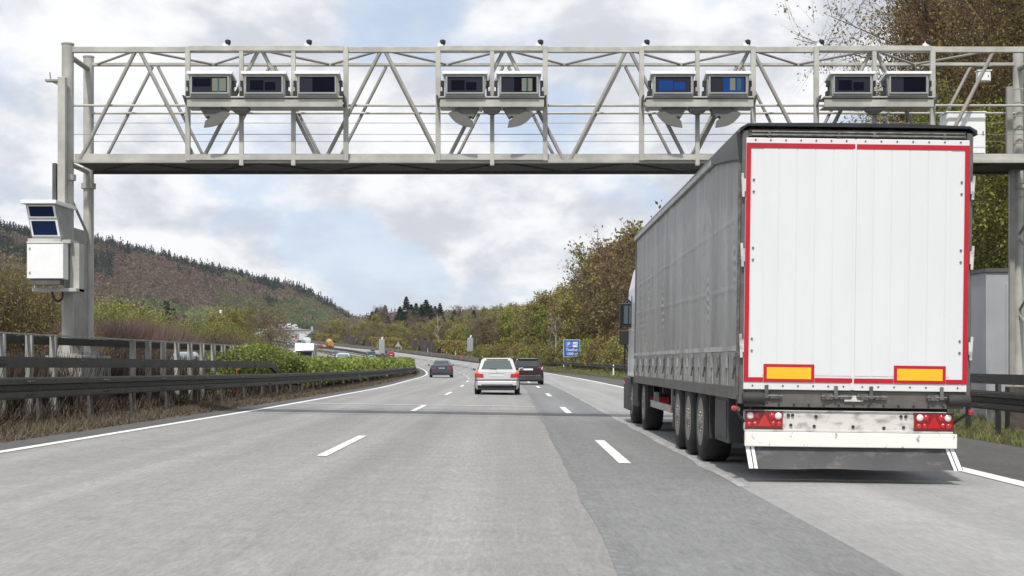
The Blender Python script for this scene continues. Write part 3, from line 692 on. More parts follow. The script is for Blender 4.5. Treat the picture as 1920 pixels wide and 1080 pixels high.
# ---- hillside forest: one mass of small trees
def forest(name, label, pts, kinds, rn, nl=56, sc=None):
    """pts (n,3) bases, kinds 0 purple 1 conifer 2 green 3 olive"""
    Vs = []; vs = []; mis = []
    n = len(pts); hs_ = rn.uniform(8, 13, n); hs_ = np.where(kinds == 1, hs_*rn.uniform(.8, 1.35, n), hs_)
    if sc is not None: hs_ = hs_*sc
    for kd in range(4):
        s = kinds == kd; p = pts[s]; h = hs_[s]; m = len(p)
        if not m: continue
        P_ = np.repeat(p, nl, 0); H_ = np.repeat(h, nl)
        if kd == 1:
            t = rn.uniform(.05, 1.0, m*nl); a = rn.uniform(0, 6.28, m*nl); rr = (1.02-t)*H_*.24*rn.uniform(.4, 1, m*nl)
            cen = P_+np.stack([np.cos(a)*rr, np.sin(a)*rr, t*H_], 1); sz = (2.2-1.3*t)*H_/12
        else:
            d = unit(rn.normal(size=(m*nl, 3)))*rn.uniform(.3, 1, (m*nl, 1))**.5
            cen = P_+d*np.stack([H_*.40, H_*.40, H_*.42], 1)+np.stack([0*H_, 0*H_, H_*.55], 1); sz = H_*.135
        V, Fq = leaves(cen, sz, rn, asp=.8); Vs.append(V)
        base = np.repeat(rn.uniform(0, 1, m), nl); vs.append(base*.6+rn.uniform(0, .4, m*nl)); mis.append(np.full(m*nl, kd))
    V = np.concatenate(Vs); Fq = np.arange(len(V)).reshape(-1, 4)
    o = npmesh(name, V, Fq, [F_purple, L_con, F_green, F_olive], v=np.concatenate(vs), mi=np.concatenate(mis)); stuff(o, label, 'forest'); return o
def vnoise(x, y, s, seed):
    r_ = np.random.default_rng(seed); out_ = 0
    for k in range(5):
        a = r_.uniform(0, 6.28, 2); f = s*(1.7**k)/1.5; out_ = out_+np.sin(x*f*np.cos(a[0])+y*f*np.sin(a[0])+a[1]*3)*(.75**k)
    return out_
rn = np.random.default_rng(5)
cand = np.stack([rn.uniform(-820, -120, 42000), rn.uniform(760, 2150, 42000)], 1)
px = 960+F*cand[:, 0]/cand[:, 1]; hz = ridge_h(cand[:, 0], cand[:, 1], RIDGE)
keep = (px > -60) & (px < 700) & (hz > 4.0) & ~((cand[:, 1] < 1140) & (px > 380))
cand = cand[keep]; px = px[keep]; hz = hz[keep]
el_ = np.array(gz(cand[:, 0], cand[:, 1])); py = HY-(el_-CZ)*F/cand[:, 1]
ridge_py = interp(px, [(-60, 395), (0, 412), (175, 450), (400, 508), (560, 541), (640, 570), (672, 602)])
# keep the front face and a little beyond the crest
cand = np.column_stack([cand, el_-.5]); rel = (py-ridge_py)
nz = vnoise(cand[:, 0], cand[:, 1], .010, 3); nz2 = vnoise(cand[:, 0], cand[:, 1], .03, 9)
kinds = np.zeros(len(cand), int)
kinds[(rel < 15+7*nz2)] = 1; kinds[(rel < 16) & (rn.uniform(0, 1, len(rel)) < .15)] = 0; kinds[(rel >= 16) & (rel < 34) & (rn.uniform(0, 1, len(rel)) < .18)] = 1
kinds[(rel < 26) & (rel >= 13) & (nz > 1.3)] = 3
kinds[(nz2 > 1.75) & (rel > 30)] = 1
kinds[(px > 400) & (rel > 30+(560-px)*.14) & (nz > -.9)] = 3; kinds[(px > 430) & (rel > 40) & (nz2 > .6)] = 1
kinds[(px > 540) & (rel > 18) & (nz2 < -.2)] = 2
kinds[(px < 75) & (rel < 78) & (rel > 40) & (nz2 > -1)] = 1
kinds[(px < 62) & (rel < 32)] = 1; kinds[(px > 168) & (px < 212) & (rel > 30) & (rel < 75)] = 1
kinds[(rel > 85) & (nz < -.4)] = 3
kinds[(rel > 95) & (nz2 > .9)] = 2
pick = rn.permutation(len(cand))[:11500]
forest('hillside_forest', 'purple-brown wooded hillside with a dark conifer ridge on the left', cand[pick], kinds[pick], rn)
# right-hand far woods
cand = np.stack([rn.uniform(-260, 420, 13000), rn.uniform(640, 1700, 13000)], 1); px = 960+F*cand[:, 0]/cand[:, 1]
u = cand[:, 0]-x0(cand[:, 1]); keep = (px > 575) & (px < 1300) & (u > np.where(cand[:, 1] > 640, 17, 62)); cand = cand[keep][:4600]
kk = np.zeros(len(cand), int); q_ = vnoise(cand[:, 0], cand[:, 1], .02, 4); kk[(q_ > .9) & (cand[:, 1] > 1000)] = 1; kk[q_ < -.4] = 3
forest('far_woods', 'brown and dark green woods on the far rise right of the motorway', np.column_stack([cand, gz(cand[:, 0], cand[:, 1])-.3]), kk, rn, sc=np.interp(cand[:, 1], [640, 1100, 1400], [.42, .8, 1.0]))
# left mid slope between valley trees and hill
cand = np.stack([rn.uniform(-520, -60, 9000), rn.uniform(420, 1150, 9000)], 1); px = 960+F*cand[:, 0]/cand[:, 1]
u = cand[:, 0]-x0(cand[:, 1]); keep = (px > -60) & (px < 575) & (u < -40) & ~((px > 500) & (cand[:, 1] < 880) & (cand[:, 1] > 560)) & ~((cand[:, 1] > 860) & (px > 400)); cand = cand[keep][:4200]
kk = np.full(len(cand), 3); q_ = vnoise(cand[:, 0], cand[:, 1], .02, 14); kk[q_ > .8] = 2; kk[q_ < -.2] = 0; kk[(q_ > 1.6)] = 1
forest('valley_woods', 'mixed olive and brown woods at the foot of the left hill', np.column_stack([cand, gz(cand[:, 0], cand[:, 1])-.3]), kk, rn, nl=40)
# ---- ivy hedge on the median
def hedge_line(y): return (ledge(y)-1.35+np.interp(y, [40, 180, 300], [-3.3, -3.3, -1.2]))/1.0
n = 62000
HT = lambda y: np.interp(y, [54, 60, 100, 200, 292], [1.30, 1.38, 1.47, 1.70, 1.95])
ys_ = rn.uniform(0, 1, n)**1.35*238+54; inner = ledge(ys_)-1.7; outer = np.interp(ys_, [57, 180, 292], [-10.9, -10.9, -8.1])
tt = rn.uniform(0, 1, n); us = inner+(outer-inner)*tt
hh = (HT(ys_)-gz(us+x0(ys_), ys_))*np.clip(1.15*np.sin(np.pi*np.clip(tt*.9+.16, 0, 1))**.35, .7, 1)+vnoise(us, ys_, 1.1, 2)*.03
face = rn.uniform(0, 1, n) < .5
zz_ = np.where(face, hh*rn.uniform(.30, 1, n), hh+rn.normal(size=n)*.045); us = np.where(face, inner-.1+rn.normal(size=n)*.14-(1.0-zz_/np.maximum(hh, .1))*-.1, us)
xx_ = us+x0(ys_)
Lq = leaves(np.stack([xx_, ys_, gz(xx_, ys_)+zz_], 1), .06+ys_*.0011, rn, asp=.85)
hg = thing('hedge', 'long low green ivy hedge filling the median behind the curving crash barrier', 'hedge')
npmesh('foliage', Lq[0], Lq[1], L_ivy, hg, v=rn.uniform(0, 1, n)*.6+.2+vnoise(xx_, ys_, .8, 6)*.07)
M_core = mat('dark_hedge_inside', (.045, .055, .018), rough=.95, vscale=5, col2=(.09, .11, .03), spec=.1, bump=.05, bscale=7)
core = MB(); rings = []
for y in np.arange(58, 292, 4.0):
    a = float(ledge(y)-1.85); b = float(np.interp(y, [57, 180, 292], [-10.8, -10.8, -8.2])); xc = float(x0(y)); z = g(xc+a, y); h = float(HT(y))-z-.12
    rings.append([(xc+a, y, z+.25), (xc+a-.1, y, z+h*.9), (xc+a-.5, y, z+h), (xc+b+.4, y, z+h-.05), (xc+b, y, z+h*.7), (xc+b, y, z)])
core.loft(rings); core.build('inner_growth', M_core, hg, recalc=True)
# taller ivy on the fence end
n = 34000
ys_ = rn.uniform(41, 58, n); us = fex(ys_)+rn.normal(size=n)*.22-.12
top_ = np.interp(ys_, [41, 43, 46, 50, 54, 58], [.8, 1.45, 1.68, 1.72, 1.55, 1.15])+vnoise(ys_, ys_*.3, 1.6, 3)*.05
zz_ = top_*(rn.uniform(.12, 1, n)**.6); xx_ = us+x0(ys_)
Lq = leaves(np.stack([xx_, ys_, gz(xx_, ys_)+zz_], 1), .075, rn, asp=.85)
iv = thing('ivy_bush', 'bright green ivy climbing over the far end of the grey post fence', 'ivy')
npmesh('foliage', Lq[0], Lq[1], L_ivy, iv, v=rn.uniform(0, 1, n)*.7+.25)
# ivy on the noise wall
n = 16000
ys_ = rn.uniform(318, 640, n); zz_ = rn.uniform(0, 1, n)**.8*3.9; cl = vnoise(ys_, zz_*3, .12, 8); kp = cl > -.55; ys_ = ys_[kp]; zz_ = zz_[kp]; cl = cl[kp]
xx_ = x0(ys_)+12.35+rn.normal(size=len(ys_))*.12
Lq = leaves(np.stack([xx_, ys_, zr(ys_)+.2+zz_], 1), .62, rn, asp=.9)
npmesh('ivy', Lq[0], Lq[1], L_olive, nw, v=np.clip(.3+cl*.12+rn.uniform(0, .4, len(ys_)), 0, 1))
# ---- dead stems and dry grass in the median and grass on the right verge
D_dead = leafmat('dead_brown_stems', [(.035, .024, .020), (.072, .050, .040), (.115, .082, .066), (.17, .125, .10)], transl=.0)
D_grass = leafmat('dry_and_green_grass', [(.12, .095, .07), (.19, .155, .12), (.15, .135, .07), (.23, .19, .15)], transl=.1)
D_green = leafmat('verge_grass', [(.10, .12, .035), (.15, .18, .045), (.19, .21, .07), (.22, .19, .12), (.16, .12, .08)], transl=.2)
n = 125000
ys_ = 13+rn.uniform(0, 1, n)**1.8*150; bk = rn.uniform(0, 1, n) < np.interp(ys_, [45, 62], [.90, .55]); us = railx(ys_)-np.where(bk, 1.24+rn.uniform(0, 1, n)*1.2, .12+rn.uniform(0, 1, n)*.95); xx_ = us+x0(ys_); h = np.where(bk, rn.uniform(.3, 1.42, n), rn.uniform(.1, .45, n))*np.interp(ys_, [13, 46, 60], [1, .95, .55])
b0 = np.stack([xx_, ys_, gz(xx_, ys_)], 1); b1 = b0+np.stack([rn.normal(size=n)*.16, rn.normal(size=n)*.16, h], 1)
B = blades(b0, b1, np.interp(ys_, [13, 160], [.020, .055]), rn); stuff(npmesh('dead_undergrowth', B[0], B[1], D_dead, v=rn.uniform(0, 1, n)), 'brown dead stems standing under and behind the left barrier', 'undergrowth')
n = 60000
ys_ = 10+rn.uniform(0, 1, n)**1.7*120; e = ledge(ys_)-.72; r_ = railx(ys_); us = e+rn.normal(size=n)*.03-(e-r_+.25)*rn.uniform(0, 1, n)**.8-vnoise(ys_, ys_, 1.5, 5)*.04*0; xx_ = us+x0(ys_)
h = rn.uniform(.03, .14, n)*np.interp((e-us), [0, .5], [.5, 1.4]); b0 = np.stack([xx_, ys_, gz(xx_, ys_)-.01], 1); b1 = b0+np.stack([rn.normal(size=n)*.06, rn.normal(size=n)*.06, h], 1)
B = blades(b0, b1, np.interp(ys_, [10, 60, 130], [.010, .025, .05]), rn); stuff(npmesh('dry_grass', B[0], B[1], D_grass, v=rn.uniform(0, 1, n)), 'dry brownish grass strip between the left lane edge and the barrier', 'grass')
n = 90000
ys_ = 14+rn.uniform(0, 1, n)**1.6*270; e = sedge(ys_); us = e+.02+rn.uniform(0, 1, n)**1.1*6.0; xx_ = us+x0(ys_); px = 960+F*xx_/ys_; kp = (px < 1945) & ((px < 1230) | (px > 1790))
xx_ = xx_[kp]; ys_ = ys_[kp]; n = len(xx_); h = rn.uniform(.05, .19, n)
b0 = np.stack([xx_, ys_, gz(xx_, ys_)-.02], 1); b1 = b0+np.stack([rn.normal(size=n)*.07, rn.normal(size=n)*.07, h], 1)
B = blades(b0, b1, np.interp(ys_, [14, 60, 280], [.012, .03, .14]), rn); stuff(npmesh('verge_grass', B[0], B[1], D_green, v=rn.uniform(0, 1, n)), 'green grass on the right verge around the delineator posts', 'grass')
# ------------------------------------------------------------------ toll gantry over the road
M_gan = mat('light_grey_green_paint', (.41, .405, .365), rough=.5, var=.22, vscale=1.6, bump=.0006, bscale=60)
M_gan2 = mat('grey_galvanised_tube', (.29, .28, .255), rough=.5, var=.14, vscale=2.5)
M_under = mat('painted_underside_shade', (.045, .042, .038), rough=.8, var=.3, vscale=4, stretch=(6, 1, 1))  # underside shade put into the colour of walkway grating and lower tubes
M_white = mat('white_enamel', (.80, .81, .80), rough=.4, var=.05, vscale=3)
M_blk = mat('black_plastic', (.018, .018, .02), rough=.5)
M_cam = mat('camera_housing_grey', (.29, .30, .28), rough=.5, var=.15, vscale=5)
M_glass = mat('tinted_grey_window', (.026, .027, .040), rough=.4, spec=.06)
M_scr = mat('near_black_screen', (.004, .005, .011), rough=.4, spec=.05)
M_blue = mat('blue_screen', (.012, .05, .20), rough=.4, spec=.05)  # plain blue panel colour, no emission
M_pale = mat('pale_green_reflector', (.16, .165, .13), rough=.3); M_teal = mat('teal_frame', (.02, .08, .09), rough=.4)
M_cable = mat('thin_steel_cable', (.22, .22, .22), rough=.5, metal=.4)
YF, YR = 30.5, 32.0; SF, SR = F/YF, F/YR
gX = lambda px, s=SF: (px-960)/s
gZ = lambda py, s=SF: CZ+(HY-py)/s
ga = thing('gantry', 'long grey-green lattice toll gantry spanning the whole carriageway above the lorry', 'gantry', (0, 0, 0))
XL, XR = gX(127), 11.39
zt = gZ(93.5); zb0 = gZ(306); zb1 = gZ(288.5)
def column(x, y, z0, z1, r, nm='column'):
    m = MB(); m.cyl((x, y, z0), (x, y, z1), r, r, 24); m.cyl((x, y, z1), (x, y, z1+.03), r+.012, r+.012, 24)
    m.cyl((x, y, 5.18), (x, y, 5.30), r+.045, r+.045, 24); m.cyl((x, y, z0), (x, y, z0+.05), r+.12, r+.12, 24)
    for k in range(4):
        a = k*math.pi/2+.5; m.prism([(x+math.cos(a)*r*.9, y+math.sin(a)*r*.9, z0), (x+math.cos(a)*(r+.12), y+math.sin(a)*(r+.12), z0), (x+math.cos(a)*r*.9, y+math.sin(a)*r*.9, z0+.35)], (.02*math.sin(a), .02*math.cos(a), 0))
    return m.build(nm, M_gan, ga, smooth=40)
column(XL, YF, 1.42, gZ(84), .125); column(XL, YR, 1.42, gZ(108, SR), .115)
column(XR, YF, .55, gZ(84), .13); column(XR, YR, .55, gZ(96, SR), .115)
MB().box((XL-.40, YF-.45, -.2), (XL+.45, YR+.35, .70)).build('footing_base', mat('dark_base_concrete', (.10, .085, .07), rough=.9, var=.5, vscale=3, bump=.01, bscale=10), ga, bevel=.02)  # lower footing block, darker and browner than the slab above
MB().box((XL-.36, YF-.40, .702), (XL+.42, YR+.32, 1.42)).build('footing', mat('stained_footing_concrete', (.40, .38, .34), rough=.9, var=.45, vscale=2.5, bump=.01, bscale=12), ga, bevel=.02)
MB().box((XR-.55, YF-.5, -.4), (XR+.6, YR+.5, .55)).build('footing', MATS['stained_footing_concrete'], ga, bevel=.02)
for (y, s, h) in ((YF, SF, .12), (YR, SR, .07)):
    MB().box((XL+.1, y-.055, zt-h/2), (XR-.05, y+.055, zt+h/2)).build('top_chord', M_gan, ga, bevel=.008)
# walkway with side plate, floor, lower flange and rear tube
m = MB(); m.box((gX(140), YF-.02, gZ(300)), (XR, YF+.02, zb1)); m.box((gX(140), YF-.10, zb0), (XR, YF+.02, gZ(300)-.002))
for k in range(9): x = XL+.5+k*2.35; m.box((x, YF-.024, gZ(300)), (x+.012, YF-.0205, zb1-.01))
m.build('walkway_side_plate', M_gan, ga, bevel=.004)
MB().box((gX(140), YF+.021, zb0+.02), (XR, YR-.06, zb0+.06)).build('walkway_floor', M_under, ga)
MB().cyl((XL, YR, zb0+.01), (XR, YR, zb0+.01), .05, n=10).build('bottom_chord', M_under, ga, smooth=40)
MB().box((gX(140), YR+.05, zb0+.02), (XR, YR+.08, zb1)).build('rear_side_plate', M_gan, ga)
apx = [28.5]+[258+229.9*k for k in range(8)]
step = 229.9/SF
for k in range(8):
    xa = gX(258)+k*step; xb = xa-step/2; xc = xa+step/2
    for (y, r) in ((YF-.0, .042), (YR, .036)):
        if xb > XL: MB().cyl((xb+.08, y, zb1-.12), (xa-.06, y, zt-.05), r, n=10).build('diagonal_brace', M_gan2, ga, smooth=40)
        else: MB().cyl((XL+.15, y, zb1-.1), (xa-.06, y, zt-.05), r, n=10).build('diagonal_brace', M_gan2, ga, smooth=40)
        if xc < XR-.1: MB().cyl((xa+.06, y, zt-.05), (xc-.08, y, zb1-.12), r, n=10).build('diagonal_brace', M_gan2, ga, smooth=40)
    # lateral bracing between the two chords, top and bottom
    for z, mm in ((zt, M_gan2), (zb0+.015, M_under)):
        if xb > XL: MB().cyl((xb, YR, z), (xa, YF, z), .028, n=8).build('lateral_brace', mm, ga, smooth=40)
        else: MB().cyl((XL+.2, YF, z), (xb+.75, YR, z), .028, n=8).build('lateral_brace', mm, ga, smooth=40); MB().cyl((xb+.8, YR, z), (xa, YF, z), .028, n=8).build('lateral_brace', mm, ga, smooth=40)
        if xc < XR: MB().cyl((xa, YF, z), (xc, YR, z), .028, n=8).build('lateral_brace', mm, ga, smooth=40)
for y, z in ((YF+.05, gZ(197)), (YR-.05, gZ(213, SR))): MB().cyl((XL, y, z), (XR, y, z), .026, n=8).build('handrail', M_gan, ga, smooth=40)
for y, py, s in ((YR-.03, 231, SR), (YF+.06, 251, SF), (YR-.03, 265.5, SR)): MB().cyl((XL, y, gZ(py, s)), (XR, y, gZ(py, s)), .007, n=6).build('safety_cable', M_cable, ga)
MB().cyl((XL, YF, gZ(103)), (XL, YR, gZ(103)), .06, n=10).build('cross_tube', M_gan2, ga, smooth=40); MB().cyl((XL, YF, zb0), (XL, YR, zb0), .05, n=10).build('cross_tube', M_gan2, ga, smooth=40)
MB().cyl((XR, YF, gZ(103)), (XR, YR, gZ(103)), .06, n=10).build('cross_tube', M_gan2, ga, smooth=40)
# zigzag between the leg pair
for (xx, z0_) in ((XL, 1.6), (XR, .8)):
    z = 4.95; fwd = True
    while z-.85 > z0_:
        MB().cyl((xx, YF if fwd else YR, z), (xx, YR if fwd else YF, z-.85), .03, n=8).build('leg_brace', M_gan2, ga, smooth=40); z -= .85; fwd = not fwd
MB().box((XL-.02, YF+.35, 1.75), (XL+.02, YR-.13, 4.2)).build('leg_panel', mat('grey_ladder_guard', (.30, .29, .27), rough=.7, var=.15), ga)
m = MB(); x = gX(117, F/30.2); m.box((x-.08, 30.12, 3.2), (x+.08, 30.28, gZ(145, F/30.2))); m.box((x-.05, 30.28, 7.1), (x+.05, 30.42, 7.2)); m.box((x-.05, 30.28, 5.3), (x+.05, 30.42, 5.4)); m.build('support_post', M_gan, ga, bevel=.01)
MB().box((gX(103.5), 30.3, gZ(378)), (gX(110), 30.42, gZ(308))).build('dark_conduit', M_dkpost, ga)
m = MB(); m.box((x-.36, 30.15, gZ(158)), (x-.08, 30.3, gZ(154.5))); m.bar((x-.25, 30.2, gZ(154)), (x-.27, 30.2, gZ(141)), .025); m.prism([(x-.1, 30.18, gZ(156)), (x-.30, 30.18, gZ(156)), (x-.08, 30.18, gZ(166))], (0, .03, 0)); m.build('antenna_bracket', M_gan2, ga)
m = MB(); pts = [(XR-.35, YR-.3, z) for z in np.linspace(gZ(140), 1.0, 3)]; m.box((XR-.42, YR-.5, gZ(290)), (XR-.30, YR-.4, gZ(145))); m.build('ladder_rail', M_gan2, ga)
m = MB(); m.box((gX(1888, SR), YR-.2, .9), (gX(1897, SR), YR-.1, gZ(300, SR))); m.build('cable_duct', M_gan2, ga)
for i in range(9):
    z = gZ(150)-.3*i; MB().box((XR-.30, YR-.46, z), (XR+.1, YR-.43, z+.025)).build('ladder_rung', M_gan2, ga)
# mounting frames with their trays
FR = [([355, 455, 552, 650], 350, 642, 'leftmost mounting frame on the gantry, four posts with a tray for three camera boxes'),
      ([822, 923, 1022], 825, 1020, 'mounting frame above the centre of the road with tray and two camera boxes'),
      ([1202, 1306, 1410], 1212, 1413, 'mounting frame carrying the two blue camera boxes left of the lorry roof'),
      ([1528, 1636, 1745], 1546, 1751, 'mounting frame over the lorry roof, rightmost on the gantry')]
yfF = YF-.14
for posts, a, b, lab in FR:
    o = thing('mounting_frame', lab, 'frame', (gX(posts[0]), yfF, zb0), 0, 'camera mounting frames on the gantry'); X0 = gX(posts[0])
    L = lambda x, y, z: (x-X0, y-yfF, z-zb0)
    for i, p in enumerate(posts):
        w = .052 if i in (0, len(posts)-1) else .045; zlow = gZ(303) if i in (0, len(posts)-1) else gZ(312)
        MB().box(L(gX(p)-w, yfF-.045, zlow), L(gX(p)+w, yfF+.045, gZ(90))).build('post', M_gan, o, bevel=.006)
    MB().box(L(gX(posts[0])+.053, yfF-.04, gZ(302)), L(gX(posts[-1])-.053, yfF+.04, gZ(292))).build('bottom_bar', M_gan, o, bevel=.006)
    MB().box(L(gX(posts[0])+.053, yfF-.055, gZ(98.5)), L(gX(posts[-1])-.053, yfF+.04, gZ(89))).build('top_bar', M_gan, o, bevel=.006)
    ss = F/29.85; m = MB(); xa, xb = (a-960)/ss, (b-960)/ss
    m.box(L(xa, 29.85, gZ(200, ss)), L(xb, 29.90, gZ(185.5, ss))); m.box(L(xa-.01, 29.82, gZ(183.5, ss)), L(xb+.01, 30.34, gZ(180.5, ss))); m.box(L(xa, 29.90, gZ(200, ss)), L(xb, 30.34, gZ(198, ss)))
    m.build('tray', M_gan, o, bevel=.004)
    for p in (posts[0], posts[-1]):
        m = MB(); sgn = -1; m.prism([L(gX(p)-.02, 29.9, gZ(188)), L(gX(p)-.02, 30.36, gZ(205)), L(gX(p)-.02, 30.36, gZ(188))], (.04, 0, 0)); m.build('bracket', M_gan2, o)
# camera boxes on the trays
def cam_box(px, lab, kind):
    s0 = F/29.78; x = (px-960)/s0; zc = gZ(180, s0)
    o = thing('camera_box', lab, 'camera box', (x, 29.78, zc), 0, 'camera boxes on the gantry')
    w, h, d = .425, .46, .62
    m = MB(); m.loft([[(-w, 0, 0), (w, 0, 0), (w+.02, 0, h), (-w-.02, 0, h)], [(-w+.02, .10, 0), (w-.02, .10, 0), (w-.0, .10, h), (-w+.0, .10, h)], [(-w+.05, d, .04), (w-.05, d, .04), (w-.05, d, h-.05), (-w+.05, d, h-.05)]])
    m.build('housing', M_cam, o, bevel=.008)
    m = MB(); m.loft([[(-w-.05, -.07, h-.01), (w+.05, -.07, h-.01), (w+.05, -.07, h+.05), (-w-.05, -.07, h+.05)], [(-w-.02, d+.02, h-.06), (w+.02, d+.02, h-.06), (w+.02, d+.02, h-.02), (-w-.02, d+.02, h-.02)]])
    m.build('lid', M_white, o, bevel=.006)
    fw, z0, z1 = .37, .075, .40; m = MB()
    for a, b in (((-fw-.035, z0-.03), (fw+.035, z0)), ((-fw-.035, z1), (fw+.035, z1+.03)), ((-fw-.035, z0), (-fw, z1)), ((fw, z0), (fw+.035, z1))): m.box((a[0], -.035, a[1]), (b[0], -.003, b[1]))
    m.build('window_frame', M_cam, o)
    MB().box((-fw, -.016, z0), (fw, -.008, z1)).build('window', M_glass, o)
    ins = {'a': [((-.35, .20), (.02, .36), M_scr), ((.05, .10), (.18, .37), M_pale), ((.20, .10), (.34, .37), M_pale), ((.165, .08), (.20, .38), M_teal)],
           'b': [((-.29, .12), (-.01, .33), M_scr), ((.02, .12), (.24, .29), M_scr)],
           'c': [((-.10, .08), (.35, .39), M_scr)],
           'e': [((-.10, .08), (.35, .39), M_scr), ((.06, .10), (.15, .37), M_pale), ((.19, .10), (.28, .37), M_pale), ((.15, .10), (.18, .37), M_teal)],
           'f': [((-.30, .11), (0, .32), M_blue), ((.02, .12), (.25, .29), M_blue)],
           'g': [((-.10, .08), (.33, .39), M_blue), ((.04, .12), (.15, .37), M_pale), ((.19, .12), (.27, .37), M_teal)]}[kind]
    for i, (a, b, mm) in enumerate(ins): MB().box((a[0], -.019-.001*i, a[1]), (b[0], -.0165, b[1])).build('sensor_panel', mm, o)
    for sx in (-1, 1):
        m = MB(); m.box((sx*(w+.02), .08, .03), (sx*(w+.10), .2, .12)); m.box((sx*(w+.02), .10, .12), (sx*(w+.06), .16, .22)); m.box((sx*(w+.02), .08, .22), (sx*(w+.09), .18, .34)); m.bar((sx*(w+.09), .15, .05), (sx*(w+.13), .15, -.1), .035); m.build('side_bracket', M_blk, o)
    return o
for px, lab, k in ((393.5, 'first camera box from the left on the gantry, pale stripes in its dark window', 'a'), (495, 'middle camera box of the leftmost three on the gantry, two dark squares inside', 'b'), (595, 'third camera box from the left on the gantry, plain dark window', 'c'),
                   (872, 'left camera box of the pair above the centre of the road', 'b'), (973, 'right camera box of the pair above the centre, pale stripes in its window', 'e'),
                   (1262, 'camera box with two blue squares, left one of the blue pair', 'f'), (1365, 'blue camera box with pale stripe, right one of the blue pair', 'g'),
                   (1598, 'camera box above the lorry, left one of the rightmost pair', 'b'), (1703, 'rightmost camera box on the gantry, above the lorry', 'c')):
    cam_box(px, lab, k)
# fan shaped flood lamps under the trays
M_lamp = mat('lamp_housing_grey', (.115, .115, .105), rough=.5, var=.1)
def lamp(px, sgn, lab):
    s0 = F/29.95; x = (px-960)/s0; z = gZ(218, s0)
    o = thing('flood_lamp', lab, 'lamp', (x, 29.95, z), 0, 'flood lamps under the gantry trays')
    q = lambda a, b: (sgn*a, 0, b)
    MB().prism([q(-.12, .19), q(.33, .19), q(.20, -.03), q(.13, .01), q(.08, -.07), q(-.20, .10)], (0, .26, 0)).build('housing', M_lamp, o, bevel=.008)
    arc = [q(-.33+.0, .055)]+[q(-.33+.56*t-.05*math.sin(math.pi*t), .055-.30*t-.075*math.sin(math.pi*t)) for t in np.linspace(.1, 1, 9)]
    poly = [q(-.20, .13)]+arc+[q(.20, -.10), q(.08, -.02)]
    MB().prism(poly, (0, .03, 0), M=Matrix.Translation((0, -.035, 0))).build('shield', M_lamp, o)
    MB().bar((0, .15, .12), (0, .15, .26), .05).build('bracket', M_gan2, o); return o
lamp(403, -1, 'fan-shaped flood lamp hanging under the leftmost tray'); lamp(869, 1, 'left flood lamp under the tray above the centre of the road'); lamp(972, -1, 'right flood lamp under the tray above the centre of the road')
lamp(1259, 1, 'left flood lamp under the tray of the blue camera boxes'); lamp(1361, -1, 'right flood lamp under the tray of the blue camera boxes')
for px, lab in ((451, 'bowl-shaped sensor under the leftmost tray'), (922, 'bowl-shaped sensor between the two central flood lamps'), (1308, 'bowl-shaped sensor between the flood lamps below the blue camera boxes'), (1640, 'bowl-shaped sensor under the rightmost tray above the lorry')):
    s0 = F/30.0; x = (px-960)/s0; z = gZ(201, s0)
    tag(MB().loft([[(-.20, -.1, 0), (.20, -.1, 0), (.20, .14, 0), (-.20, .14, 0)], [(-.17, -.1, -.08), (.17, -.1, -.08), (.17, .14, -.08), (-.17, .14, -.08)], [(-.06, -.06, -.15), (.06, -.06, -.15), (.06, .1, -.15), (-.06, .1, -.15)]]).build('sensor', M_lamp, None, loc=(x, 30.0, z)), lab, 'sensor', 'sensors under the trays')
WH = ['leftmost', 'second from left', 'left corner of central frame', 'right corner of central frame', 'left of blue camera boxes', 'right of blue camera boxes', 'left one over lorry', 'rightmost']
for i, px in enumerate((427, 579, 829, 1012, 1211, 1400, 1538, 1737)):
    o = thing('dome_camera', f"small dome camera on top of the gantry, {WH[i]}", 'camera', (gX(px), YF-.05, zt+.06), 0, 'dome cameras on top of the gantry')
    m = MB(); m.box((-.09, -.05, 0), (.03, .05, .06)); m.box((-.05, -.04, .06), (.04, .04, .10)); m.build('mount', M_white, o, bevel=.005)
    m = MB(); m.lathe([(.02, .09), (.06, .07), (.065, .02), (.05, -.02), (.02, -.04)], (.015, -.01, .06), n=12); m.build('dome', M_blk, o, smooth=50)
# devices on the left leg
s0 = F/29.8
def LB(px0, py0, px1, py1, y0, y1, s=s0): return ((px0-960)/s, y0, CZ+(HY-py1)/s), ((px1-960)/s, y1, CZ+(HY-py0)/s)
o = thing('camera_box', 'large camera box with two stacked dark windows on the left gantry leg', 'camera box', ((88-960)/s0, 29.8, CZ+(HY-447)/s0)); ox = (88-960)/s0; oz = CZ+(HY-447)/s0
q = lambda px, py, y: ((px-960)/s0-ox, y-29.8, CZ+(HY-py)/s0-oz)
MB().loft([[q(60, 447, 29.8), q(115, 447, 29.8), q(108, 385, 29.62), q(53, 385, 29.62)], [q(64, 447, 30.3), q(122, 447, 30.3), q(120, 385, 30.3), q(64, 385, 30.3)]]).build('housing', M_cam, o, bevel=.008)
MB().loft([[q(47, 384, 29.5), q(113, 384, 29.5), q(113, 377.5, 29.5), q(47, 377.5, 29.5)], [q(58, 388, 30.45), q(126, 388, 30.45), q(126, 381, 30.45), q(58, 381, 30.45)]]).build('lid', M_white, o, bevel=.006)
M_blw = mat('deep_blue_window', (.008, .018, .06), rough=.2, spec=.12)
for a, b, t in ((388.5, 407, .0), (415, 441, .0)):
    f = lambda px, py, e: q(px, py, 29.62+(py-385)/(447-385)*.18-e)
    xo = lambda py: (py-385)/62*6.5
    MB().add([f(55+xo(b), b+2, .004), f(107+xo(b), b+2, .004), f(107+xo(a), a-2, .004), f(55+xo(a), a-2, .004)], [(0, 1, 2, 3)]).build('window_frame', M_white, o, recalc=False)
    MB().add([f(58+xo(b), b, .009), f(103+xo(b), b, .009), f(103+xo(a), a, .009), f(58+xo(a), a, .009)], [(0, 1, 2, 3)]).build('window', M_blw, o, recalc=False)
